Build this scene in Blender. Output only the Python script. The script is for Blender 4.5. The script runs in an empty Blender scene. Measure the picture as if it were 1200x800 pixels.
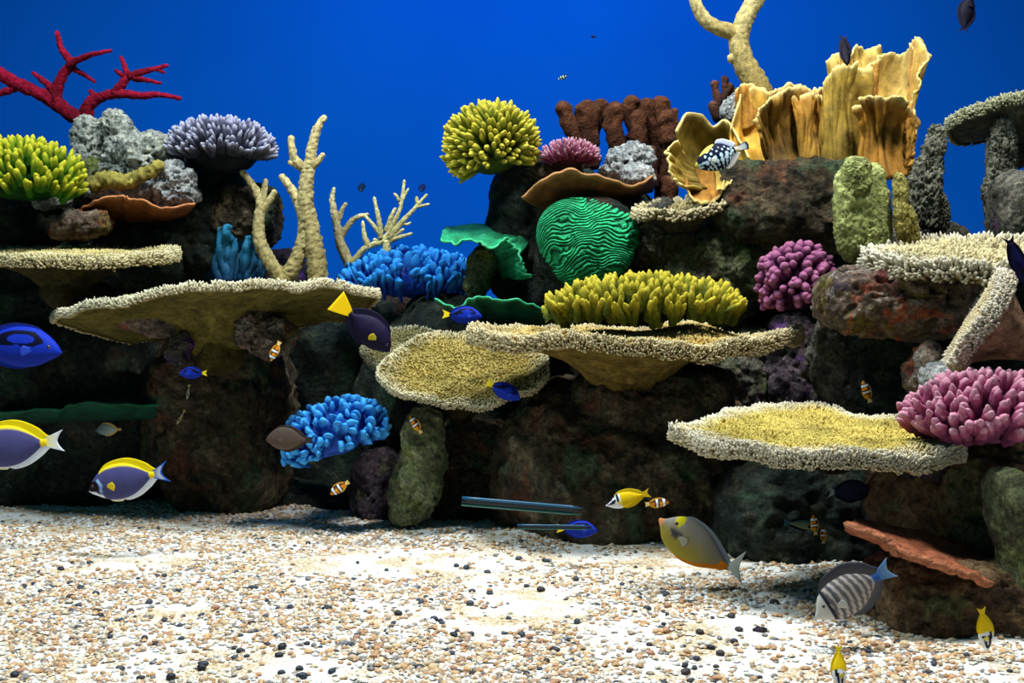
import bpy, math, random
import numpy as np
from mathutils import Matrix, Vector, Quaternion

# ------------------------------------------------------------------ camera, world, lights, exposure
SC = bpy.context.scene
COL = SC.collection
F = 1287.0            # focal length in pixels of a 1200x800 frame
H = 0.56              # eye height above the gravel (metres)
R = math.radians
rng = np.random.default_rng(7)
random.seed(7)

cam_d = bpy.data.cameras.new('camera'); cam = bpy.data.objects.new('camera', cam_d); COL.objects.link(cam)
cam.location = (0, 0, H); cam.rotation_euler = (R(90), 0, 0)
cam_d.sensor_width = 36.0; cam_d.lens = 36.0 * F / 1200.0
cam_d.clip_start = 0.05; cam_d.clip_end = 60
SC.camera = cam

SC.view_settings.view_transform = 'Standard'
SC.view_settings.look = 'None'
SC.view_settings.gamma = 1.0
SC.view_settings.use_curve_mapping = False
SC.view_settings.exposure = 0.0

world = bpy.data.worlds.new('water_ambient'); SC.world = world
world.use_nodes = True
bgn = world.node_tree.nodes['Background']
bgn.inputs['Color'].default_value = (0.012, 0.082, 0.125, 1)
bgn.inputs['Strength'].default_value = 0.85

def lamp(name, loc, target, size, energy, color, size_y=None, spread=180):
    l = bpy.data.lights.new(name, 'AREA'); l.energy = energy; l.color = color
    l.shape = 'RECTANGLE'; l.size = size; l.size_y = size_y or size; l.spread = R(spread)
    o = bpy.data.objects.new(name, l); COL.objects.link(o); o.location = loc
    d = Vector(target) - Vector(loc)
    o.rotation_euler = d.to_track_quat('-Z', 'Y').to_euler()
    return o
# the row of lamps over the tank, a little in front of the reef
WARM = (1.0, 0.96, 0.86)
lamp('tank_lamp', (-1.55, 2.05, 3.3), (-1.3, 2.85, 0.0), 0.35, 70, (0.84, 0.98, 1.0))
lamp('tank_lamp.001', (-0.15, 2.50, 3.3), (-0.1, 2.70, 0.0), 0.35, 92, (0.97, 1.0, 0.98))
lamp('tank_lamp.002', (1.25, 2.15, 3.3), (1.1, 2.50, 0.0), 0.35, 78, (1.0, 0.99, 0.93))
# unseen blue light added to brighten the back wall
lamp('added_wall_light', (0.1, 4.6, 3.2), (0.1, 6.0, 0.7), 2.4, 30, (0.03, 0.34, 1.0), 0.3)

# ------------------------------------------------------------------ helpers
def P(px, py, d):
    return np.array([(px - 600.0) / F * d, d, H - (py - 400.0) / F * d])
def S(px, d):
    return px / F * d
def lin(c):
    c = np.asarray(c, float) / 255.0
    return np.where(c <= 0.04045, c / 12.92, ((c + 0.055) / 1.055) ** 2.4)
def L4(c):
    v = lin(c); return (float(v[0]), float(v[1]), float(v[2]), 1.0)

def _hash(ix, iy, iz, seed):
    with np.errstate(over='ignore'):
        h = (ix.astype(np.uint32) * np.uint32(0x8da6b343)) ^ (iy.astype(np.uint32) * np.uint32(0xd8163841)) ^ (iz.astype(np.uint32) * np.uint32(0xcb1ab31f)) ^ np.uint32((seed * 2654435761 + 12345) & 0xffffffff)
        h ^= h >> np.uint32(15); h *= np.uint32(0x2c1b3c6d); h ^= h >> np.uint32(12); h *= np.uint32(0x297a2d39); h ^= h >> np.uint32(15)
    return h.astype(np.float64) / 4294967295.0
def vnoise(p, seed=0):
    p = np.asarray(p, float); i = np.floor(p).astype(np.int64); f = p - i
    u = f * f * f * (f * (f * 6 - 15) + 10)
    r = 0
    for a in (0, 1):
        wa = u[:, 0] if a else 1 - u[:, 0]
        for b in (0, 1):
            wb = u[:, 1] if b else 1 - u[:, 1]
            for c in (0, 1):
                wc = u[:, 2] if c else 1 - u[:, 2]
                r = r + wa * wb * wc * _hash(i[:, 0] + a, i[:, 1] + b, i[:, 2] + c, seed)
    return r * 2 - 1
def fbm(p, octv=4, seed=0, gain=0.5):
    p = np.asarray(p, float); r = 0; a = 1.0; t = 0.0
    for k in range(octv):
        r = r + a * vnoise(p * (2.03 ** k) + k * 17.3, seed + k); t += a; a *= gain
    return r / t * 1.6

def mesh(name, v, faces, mat=None, cols=None, smooth=True):
    """faces: one (n,k) int array or a list of them"""
    v = np.asarray(v, np.float32)
    fl = faces if isinstance(faces, (list, tuple)) else [faces]
    fl = [np.asarray(a, np.int32) for a in fl if len(a)]
    me = bpy.data.meshes.new(name)
    me.vertices.add(len(v)); me.vertices.foreach_set('co', v.ravel())
    loops = np.concatenate([a.ravel() for a in fl])
    tot = np.concatenate([np.full(len(a), a.shape[1], np.int32) for a in fl])
    st = np.concatenate([[0], np.cumsum(tot)[:-1]]).astype(np.int32)
    me.loops.add(len(loops)); me.loops.foreach_set('vertex_index', loops)
    me.polygons.add(len(tot)); me.polygons.foreach_set('loop_start', st); me.polygons.foreach_set('loop_total', tot)
    me.polygons.foreach_set('use_smooth', np.full(len(tot), smooth, bool))
    me.update(calc_edges=True); me.validate()
    if cols is not None:
        ca = me.color_attributes.new('Col', 'FLOAT_COLOR', 'POINT')
        c4 = np.ones((len(v), 4), np.float32); c4[:, :3] = cols
        ca.data.foreach_set('color', c4.ravel())
    if mat: me.materials.append(mat)
    return me
def obj(name, me, parent=None, M=None, kind=None):
    o = bpy.data.objects.new(name, me); COL.objects.link(o)
    if parent is not None: o.parent = parent
    if M is not None: o.matrix_local = M
    if kind: o['kind'] = kind
    return o
def tag(o, label, cat, group=None, kind=None):
    o['label'] = label; o['category'] = cat
    if group: o['group'] = group
    if kind: o['kind'] = kind
    return o
def root(name, loc, label, cat, group=None):
    o = bpy.data.objects.new(name, None); COL.objects.link(o); o.location = loc
    o.empty_display_size = 0.05
    return tag(o, label, cat, group)
def struct(o):
    o['kind'] = 'structure'; return o

def grid_faces(nu, nv, wrap_u=False, off=0):
    iu = np.arange(nu if wrap_u else nu - 1); iv = np.arange(nv - 1)
    A, B = np.meshgrid(iu, iv, indexing='ij'); A2 = (A + 1) % nu
    return np.stack([A * nv + B, A2 * nv + B, A2 * nv + B + 1, A * nv + B + 1], -1).reshape(-1, 4) + off

_ico = {}
def ico(sub):
    if sub not in _ico:
        t = (1 + 5 ** .5) / 2
        v = [(-1, t, 0), (1, t, 0), (-1, -t, 0), (1, -t, 0), (0, -1, t), (0, 1, t), (0, -1, -t), (0, 1, -t), (t, 0, -1), (t, 0, 1), (-t, 0, -1), (-t, 0, 1)]
        f = np.array([(0, 11, 5), (0, 5, 1), (0, 1, 7), (0, 7, 10), (0, 10, 11), (1, 5, 9), (5, 11, 4), (11, 10, 2), (10, 7, 6), (7, 1, 8), (3, 9, 4), (3, 4, 2), (3, 2, 6), (3, 6, 8), (3, 8, 9), (4, 9, 5), (2, 4, 11), (6, 2, 10), (8, 6, 7), (9, 8, 1)])
        v = np.array(v, float); v /= np.linalg.norm(v, axis=1)[:, None]
        for _ in range(sub):
            e = np.sort(np.concatenate([f[:, [0, 1]], f[:, [1, 2]], f[:, [2, 0]]]), axis=1)
            ue, inv = np.unique(e, axis=0, return_inverse=True); inv = inv.ravel()
            m = v[ue].mean(1); m /= np.linalg.norm(m, axis=1)[:, None]
            n = len(f); a, b, c = inv[:n] + len(v), inv[n:2 * n] + len(v), inv[2 * n:] + len(v)
            v = np.concatenate([v, m])
            f = np.concatenate([np.stack([f[:, 0], a, c], 1), np.stack([f[:, 1], b, a], 1), np.stack([f[:, 2], c, b], 1), np.stack([a, b, c], 1)])
        _ico[sub] = (v, f)
    return _ico[sub]

# ------------------------------------------------------------------ materials
def newmat(name, rough=0.8, spec=0.25):
    m = bpy.data.materials.new(name); m.use_nodes = True
    nt = m.node_tree; b = nt.nodes['Principled BSDF']
    b.inputs['Roughness'].default_value = rough
    b.inputs['Specular IOR Level'].default_value = spec
    return m, nt, b
def node(nt, kind, **kw):
    n = nt.nodes.new(kind)
    for k, v in kw.items():
        if k.startswith('i_'):
            n.inputs[k[2:].replace('_', ' ')].default_value = v
        else: setattr(n, k, v)
    return n
def noise_node(nt, vec, scale, detail=6, rough=0.6, dist=0.0):
    n = node(nt, 'ShaderNodeTexNoise'); n.inputs['Scale'].default_value = scale; n.inputs['Detail'].default_value = detail
    n.inputs['Roughness'].default_value = rough; n.inputs['Distortion'].default_value = dist
    nt.links.new(vec, n.inputs['Vector']); return n
def ramp(nt, fac, stops):
    n = node(nt, 'ShaderNodeValToRGB'); e = n.color_ramp.elements
    while len(e) < len(stops): e.new(0.5)
    for k, (p, c) in enumerate(stops): e[k].position = p; e[k].color = c
    nt.links.new(fac, n.inputs['Fac']); return n
def mixc(nt, fac, a, b, mode='MIX'):
    n = node(nt, 'ShaderNodeMix', data_type='RGBA', blend_type=mode)
    for s, val in ((n.inputs[0], fac), (n.inputs[6], a), (n.inputs[7], b)):
        if hasattr(val, 'links') or hasattr(val, 'is_output'): nt.links.new(val, s)
        else: s.default_value = val
    return n.outputs[2]
def bump(nt, b, height, strength, dist=0.01, prev=None):
    n = node(nt, 'ShaderNodeBump'); n.inputs['Strength'].default_value = strength; n.inputs['Distance'].default_value = dist
    nt.links.new(height, n.inputs['Height'])
    if prev: nt.links.new(prev.outputs['Normal'], n.inputs['Normal'])
    nt.links.new(n.outputs['Normal'], b.inputs['Normal']); return n

def rock_mat(name, dark, mid, light, patches=(), scale=9.0, bstr=0.7, seed=0.0):
    m, nt, b = newmat(name, 0.9, 0.15)
    tc = node(nt, 'ShaderNodeTexCoord'); mp = node(nt, 'ShaderNodeMapping'); mp.inputs['Location'].default_value = (seed, seed * 1.7, seed * 0.6)
    nt.links.new(tc.outputs['Object'], mp.inputs['Vector']); v = mp.outputs['Vector']
    n1 = noise_node(nt, v, scale, 9, 0.68)
    c = ramp(nt, n1.outputs['Fac'], [(0.30, L4(dark)), (0.52, L4(mid)), (0.72, L4(light))]).outputs['Color']
    for k, (pc, amt, sc) in enumerate(patches):
        mp2 = node(nt, 'ShaderNodeMapping'); mp2.inputs['Location'].default_value = (3.1 * k + 5 + seed, 1.3 * k, 7.7 * k)
        nt.links.new(tc.outputs['Object'], mp2.inputs['Vector'])
        n2 = noise_node(nt, mp2.outputs['Vector'], sc, 5, 0.62, 0.3)
        r = ramp(nt, n2.outputs['Fac'], [(0.66 - 0.22 * amt, (0, 0, 0, 1)), (0.76 - 0.22 * amt, (0.9, 0.9, 0.9, 1))])
        c = mixc(nt, r.outputs['Color'], c, L4(pc))
    n3 = noise_node(nt, v, scale * 5, 6, 0.7)
    nt.links.new(mixc(nt, 1.0, c, ramp(nt, n3.outputs['Fac'], [(0.32, (0.35, 0.36, 0.38, 1)), (0.5, (0.95, 0.95, 0.95, 1)), (0.68, (1.7, 1.65, 1.5, 1))]).outputs['Color'], 'MULTIPLY'), b.inputs['Base Color'])
    vo = node(nt, 'ShaderNodeTexVoronoi'); vo.inputs['Scale'].default_value = scale * 6; nt.links.new(v, vo.inputs['Vector'])
    b1 = bump(nt, b, n3.outputs['Fac'], bstr, 0.035)
    bump(nt, b, vo.outputs['Distance'], bstr * 0.6, 0.012, b1)
    return m
def col_mat(name, rough=0.7, spec=0.3, var=0.35, nscale=60, bstr=0.25, bscale=220, sss=0.0, bdist=0.004):
    """colour from the mesh's own colour attribute, broken up by noise"""
    m, nt, b = newmat(name, rough, spec)
    at = node(nt, 'ShaderNodeVertexColor', layer_name='Col')
    tc = node(nt, 'ShaderNodeTexCoord')
    n = noise_node(nt, tc.outputs['Object'], nscale, 5, 0.6)
    r = ramp(nt, n.outputs['Fac'], [(0.3, (1 - var, 1 - var, 1 - var, 1)), (0.7, (1 + var * 0.3, 1 + var * 0.3, 1 + var * 0.3, 1))])
    nt.links.new(mixc(nt, 1.0, at.outputs['Color'], r.outputs['Color'], 'MULTIPLY'), b.inputs['Base Color'])
    n2 = noise_node(nt, tc.outputs['Object'], bscale, 4, 0.6)
    if bstr: bump(nt, b, n2.outputs['Fac'], bstr, bdist)
    if sss:
        b.inputs['Subsurface Weight'].default_value = sss; b.inputs['Subsurface Radius'].default_value = (0.01, 0.01, 0.01)
    return m

M_coral = col_mat('coral_skin', 0.8, 0.15, 0.35, 90, 0.6, 240, bdist=0.006)
M_leather = col_mat('leather_coral_skin', 0.6, 0.3, 0.35, 40, 0.35, 120)
M_frond = col_mat('foliose_coral_skin', 0.7, 0.25, 0.45, 28, 0.5, 90)
M_sponge = col_mat('sponge_skin', 0.95, 0.1, 0.6, 60, 0.9, 110, bdist=0.014)
M_fish = col_mat('fish_skin', 0.6, 0.10, 0.12, 90, 0.08, 400)
M_fin = col_mat('fish_fin', 0.65, 0.1, 0.15, 90, 0.0, 300)
M_pebble = col_mat('pebble_stone', 0.55, 0.4, 0.3, 180, 0.2, 500)
m, nt, b = newmat('fish_eye', 0.15, 0.6); b.inputs['Base Color'].default_value = (0.005, 0.005, 0.008, 1); M_eye = m
m, nt, b = newmat('fish_iris', 0.3, 0.4); b.inputs['Base Color'].default_value = (0.14, 0.12, 0.07, 1); M_iris = m
m, nt, b = newmat('reflection_blue', 0.3, 0.5); b.inputs['Base Color'].default_value = L4((12, 78, 112)); M_refl_blue = m
m, nt, b = newmat('reflection_black', 0.4, 0.5); b.inputs['Base Color'].default_value = L4((6, 12, 20)); M_refl_black = m
m, nt, b = newmat('reflection_green', 0.3, 0.5); b.inputs['Base Color'].default_value = L4((16, 92, 84)); M_refl_green = m

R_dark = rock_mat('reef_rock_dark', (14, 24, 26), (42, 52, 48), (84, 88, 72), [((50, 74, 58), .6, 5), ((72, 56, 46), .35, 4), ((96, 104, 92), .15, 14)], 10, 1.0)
R_brown = rock_mat('reef_rock_brown', (34, 33, 28), (84, 72, 56), (134, 122, 94), [((72, 92, 68), .6, 6), ((116, 76, 56), .4, 5), ((130, 128, 106), .2, 12), ((26, 32, 32), .4, 10)], 11, 1.0, 2.0)
R_grey = rock_mat('reef_rock_grey', (52, 54, 50), (108, 106, 96), (170, 164, 150), [((80, 92, 54), .55, 7), ((96, 64, 100), .25, 6), ((200, 194, 186), .25, 12)], 14, 1.0, 4.0)
R_pale = rock_mat('reef_rock_pale', (120, 130, 126), (190, 196, 186), (234, 236, 226), [((160, 150, 84), .5, 9), ((96, 100, 90), .3, 16)], 13, 1.0, 6.0)
R_white = rock_mat('reef_rock_white', (140, 148, 152), (196, 200, 202), (232, 236, 236), [((120, 122, 128), .35, 16)], 18, .9, 8.0)
R_mottled = rock_mat('reef_rock_mottled', (58, 48, 46), (130, 112, 98), (194, 180, 164), [((116, 106, 52), .55, 9), ((196, 92, 58), .42, 12), ((66, 54, 74), .4, 9), ((112, 46, 46), .32, 8), ((206, 200, 190), .2, 14)], 13, 1.1, 3.0)
R_greenish = rock_mat('reef_rock_algae', (50, 54, 40), (100, 108, 76), (156, 160, 120), [((118, 130, 66), .6, 9), ((80, 64, 62), .35, 10), ((170, 172, 150), .2, 14)], 14, 1.0, 5.0)
R_purple = rock_mat('reef_rock_purple', (34, 30, 40), (80, 68, 80), (130, 116, 120), [((98, 46, 150), .5, 9), ((104, 108, 66), .4, 10), ((170, 160, 160), .2, 14)], 12, 1.0, 9.0)
R_lit_green = rock_mat('reef_rock_lit_green', (76, 84, 60), (140, 150, 108), (196, 202, 160), [((120, 136, 70), .5, 9), ((90, 80, 74), .3, 10)], 14, 1.0, 11.0)  # lighter colours stand in for the light falling on the pillar
R_tan = rock_mat('reef_rock_tan', (58, 46, 36), (122, 96, 70), (176, 148, 112), [((104, 112, 76), .45, 6), ((128, 66, 60), .35, 6), ((60, 52, 46), .4, 10)], 11, 1.0, 12.0)

# ------------------------------------------------------------------ builders
def rock_verts(r, seed, amp=0.2, freq=1.6, box=2.6, sub=5, rough=0.05, pits=0.0, rot=0.0, rfreq=9.0):
    v, f = ico(sub)
    r = np.asarray(r, float)
    s = (np.abs(v) ** box).sum(1) ** (-1.0 / box)
    p = v * s[:, None] * r
    mr = float(np.min(r)); g = float(np.mean(r))
    n = v / r; n /= np.linalg.norm(n, axis=1)[:, None]
    q = p / g
    disp = amp * mr * fbm(q * freq + seed * 3.7, 4, seed) + rough * mr * fbm(q * rfreq + seed, 3, seed + 50)
    if pits:
        h = vnoise(q * rfreq * 0.7 + 9.1, seed + 90)
        disp = disp - pits * mr * np.clip(h - 0.25, 0, 1)
    p = p + n * disp[:, None]
    if rot:
        c, sn = math.cos(R(rot)), math.sin(R(rot))
        x, z = p[:, 0].copy(), p[:, 2].copy()
        p[:, 0] = c * x - sn * z; p[:, 2] = sn * x + c * z
    return p, f
def rock(name, label, px, py, d, rx, rz, ry, mat, seed, group=None, cat='rock', parent=None, **kw):
    if (d > 3.75 and mat is R_dark) or group == 'small rocks': kw['sub'] = 4
    p, f = rock_verts((S(rx, d), ry, S(rz, d)), seed, **kw)
    c = P(px, py, d)
    base = np.array([0, 0, p[:, 2].min()])
    o = obj(name, mesh(name, p - base, f, mat), parent)
    o.location = Vector(c + base) - (parent.location if parent else Vector((0, 0, 0)))
    if label: tag(o, label, cat, group)
    return o

def catmull(pts, n):
    pts = np.asarray(pts, float)
    if len(pts) == 2: return pts[0] + (pts[1] - pts[0]) * np.linspace(0, 1, n)[:, None]
    q = np.concatenate([[2 * pts[0] - pts[1]], pts, [2 * pts[-1] - pts[-2]]])
    t = np.linspace(0, len(pts) - 1 - 1e-9, n); i = t.astype(int); f = (t - i)[:, None]
    a, b, c, d = q[i], q[i + 1], q[i + 2], q[i + 3]
    return 0.5 * (2 * b + (c - a) * f + (2 * a - 5 * b + 4 * c - d) * f * f + (3 * b - a - 3 * c + d) * f ** 3)

def tube_mesh(name, pts, rad, col0, col1, mat, seed=0, na=12, bumpy=0.12, bfreq=60, step=None, bands=0.0, cap_open=False, flat=1.0):
    """closed tapered tube through world points pts; rad = radii at the points; rounded tip"""
    pts = np.asarray(pts, float)
    Lt = np.linalg.norm(np.diff(pts, axis=0), axis=1).sum()
    n = max(8, int(Lt / (step or np.mean(rad) * 0.55)))
    c = catmull(pts, n); rr = np.interp(np.linspace(0, 1, n), np.linspace(0, 1, len(rad)), rad)
    # rounded tip
    seg = np.concatenate([[0], np.cumsum(np.linalg.norm(np.diff(c, axis=0), axis=1))]); tot = seg[-1]
    rt = rr[-1]; u = np.clip((seg - (tot - rt)) / max(rt, 1e-6), 0, 0.999)
    rr = rr * np.sqrt(1 - u ** 2)
    tan = np.gradient(c, axis=0); tan /= np.linalg.norm(tan, axis=1)[:, None]
    ref = np.array([0.0, -1.0, 0.0]); A = np.cross(tan, ref); bad = np.linalg.norm(A, axis=1) < 1e-3
    A[bad] = np.cross(tan[bad], [1, 0, 0]); A /= np.linalg.norm(A, axis=1)[:, None]; B = np.cross(tan, A)
    th = np.linspace(0, 2 * math.pi, na, endpoint=False)
    D = A[:, None, :] * np.cos(th)[None, :, None] + flat * B[:, None, :] * np.sin(th)[None, :, None]
    V = (c[:, None, :] + D * rr[:, None, None]).reshape(-1, 3)
    nn = D.reshape(-1, 3); rrep = np.repeat(rr, na)
    nz = fbm(V * bfreq, 3, seed)
    bd = bands * np.sin(np.repeat(seg, na) / (np.mean(rad) * 0.9) * 2.2 + 2 * fbm(V * 12, 2, seed + 4))
    V = V + nn * (rrep * (bumpy * nz + bd))[:, None]
    tt = np.repeat(np.linspace(0, 1, n), na)[:, None]
    cols = (lin(col0) * (1 - tt) + lin(col1) * tt) * (1 + 0.45 * nz[:, None])
    idx = np.arange(n * na).reshape(n, na)
    f = np.stack([idx[:-1], np.roll(idx, -1, 1)[:-1], np.roll(idx, -1, 1)[1:], idx[1:]], -1).reshape(-1, 4)
    V = np.concatenate([V, [c[0]], [c[-1] + tan[-1] * (0 if not cap_open else -rt * 0.9)]])
    cols = np.concatenate([cols, [cols[0]], [cols[-1] * (0.3 if cap_open else 1)]])
    k = np.arange(na); k2 = (k + 1) % na
    f2 = np.concatenate([np.stack([k2, k, np.full(na, n * na)], 1), np.stack([idx[-1][k], idx[-1][k2], np.full(na, n * na + 1)], 1)])
    return V, [f, f2], np.clip(cols, 0, 1)

def branching(name, label, cat, base, d, branches, col0, col1, mat, seed=0, **kw):
    """branches: list of (part name, [(px,py[,dd])..], r0, r1)"""
    b0 = P(base[0], base[1], d); rt = root(name, b0, label, cat)
    for k, (pn, pts, r0, r1) in enumerate(branches):
        w = [P(p[0], p[1], d + (p[2] if len(p) > 2 else 0)) - b0 for p in pts]
        V, f, c = tube_mesh(pn, w, (np.linspace(S(r0, d), S(r1, d), len(pts)) if not isinstance(r0, list) else np.array(r0) * S(1, d)), col0, col1, mat, seed + k, **kw)
        obj(pn, mesh(pn, V, f, mat, c), rt)
    return rt

# --- sheets: thin curved corals spanned between two edges
def sheet_data(base, rim, nu=60, nv=22, ruf=0.02, rfreq=6.0, flute=0.0, ffreq=14.0, bulge=0.0, thick=0.008, seed=0, c0=(120, 110, 60), c1=(200, 180, 90), rimc=None, vexp=1.0, edge=0.005):
    b = catmull([P(*p) for p in base], nu); r = catmull([P(*p) for p in rim], nu)
    u = np.linspace(0, 1, nu); v = np.linspace(0, 1, nv) ** vexp
    G = b[:, None, :] * (1 - v)[None, :, None] + r[:, None, :] * v[None, :, None]
    def normals(G):
        du = np.gradient(G, axis=0); dv = np.gradient(G, axis=1)
        n = np.cross(du, dv); return n / (np.linalg.norm(n, axis=2)[..., None] + 1e-9)
    N = normals(G)
    UU, VV = np.meshgrid(u, v, indexing='ij')
    q = np.stack([UU * rfreq, VV * 1.6, np.full_like(UU, seed * 1.37)], -1).reshape(-1, 3)
    off = ruf * (0.15 + VV ** 1.5) * fbm(q, 3, seed).reshape(UU.shape)
    if flute:
        ph = UU * ffreq + 0.8 * fbm(np.stack([UU * 4, VV * 2, UU * 0 + seed], -1).reshape(-1, 3), 2, seed + 3).reshape(UU.shape)
        off = off + flute * (0.35 + 0.65 * VV) * np.sin(2 * math.pi * ph)
    off = off + bulge * np.sin(math.pi * VV) * np.sin(math.pi * UU) ** 0.6
    G = G + N * off[..., None]
    # ragged rim
    rag = 1 + edge / 0.05 * 0.25 * fbm(np.stack([u * rfreq * 3, u * 0, u * 0 + seed], -1), 3, seed + 8)
    G = G[:, :1] + (G - G[:, :1]) * (1 + (rag[:, None] - 1) * VV ** 3)[..., None]
    N = normals(G)
    th = thick * (1.25 - 0.7 * VV)[..., None] * 0.5
    top = (G + N * th).reshape(-1, 3); bot = (G - N * th).reshape(-1, 3)
    f1 = grid_faces(nu, nv); f2 = f1[:, ::-1] + nu * nv
    idx = np.arange(nu * nv).reshape(nu, nv)
    loop = np.concatenate([idx[0, :], idx[1:, -1], idx[-1, -2::-1], idx[-2:0:-1, 0]])
    l2 = np.roll(loop, -1); n = nu * nv
    f3 = np.stack([loop, l2, l2 + n, loop + n], 1)
    nz = fbm(np.concatenate([top, bot]) * 28, 4, seed + 20)[:, None]
    vv = np.concatenate([VV.ravel(), VV.ravel()])[:, None]
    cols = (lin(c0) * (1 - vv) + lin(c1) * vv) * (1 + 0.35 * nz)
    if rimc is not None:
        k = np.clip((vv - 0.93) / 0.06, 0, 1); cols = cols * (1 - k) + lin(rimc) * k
    return np.concatenate([top, bot]), [f1, f2, f3], np.clip(cols, 0, 1)
def sheet(name, parent, mat, **kw):
    V, f, c = sheet_data(**kw)
    o0 = np.array(parent.location)
    return obj(name, mesh(name, V - o0, f, mat, c), parent)

# --- table corals: a plate on a funnel with hundreds of thousands of tiny branchlets
def bl_template(na=4):
    zs, rs = [0, 0.78], [1.0, 0.74]
    th = np.linspace(0, 2 * math.pi, na, endpoint=False)
    v = np.concatenate([np.stack([np.cos(th) * r, np.sin(th) * r, np.full(na, z)], 1) for z, r in zip(zs, rs)] + [np.array([[0, 0, 1.0]])])
    f = []
    for a in range(na):
        b = (a + 1) % na; f += [(a, b, na + b), (a, na + b, na + a), (na + a, na + b, 2 * na)]
    return v, np.array(f)
BLV, BLF = bl_template()
def scatter(pos, nrm, rad, length, c0, c1, tint):
    n = len(pos)
    nrm = nrm / np.linalg.norm(nrm, axis=1)[:, None]
    ref = rng.normal(size=(n, 3)); A = np.cross(nrm, ref); A /= np.linalg.norm(A, axis=1)[:, None]; B = np.cross(nrm, A)
    V = pos[:, None, :] + (A[:, None, :] * BLV[None, :, 0:1] + B[:, None, :] * BLV[None, :, 1:2]) * rad[:, None, None] + nrm[:, None, :] * BLV[None, :, 2:3] * length[:, None, None]
    Fc = (BLF[None] + (np.arange(n) * len(BLV))[:, None, None]).reshape(-1, 3)
    t = BLV[:, 2][None, :, None] ** 1.5
    if np.ndim(c1) == 1: c1 = np.repeat(lin(c1)[None], n, 0)
    C = (lin(c0)[None, None] * (1 - t) + c1[:, None, :] * t) * tint[:, None, None]
    return V.reshape(-1, 3), Fc, np.clip(C.reshape(-1, 3), 0, 1)

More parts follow.
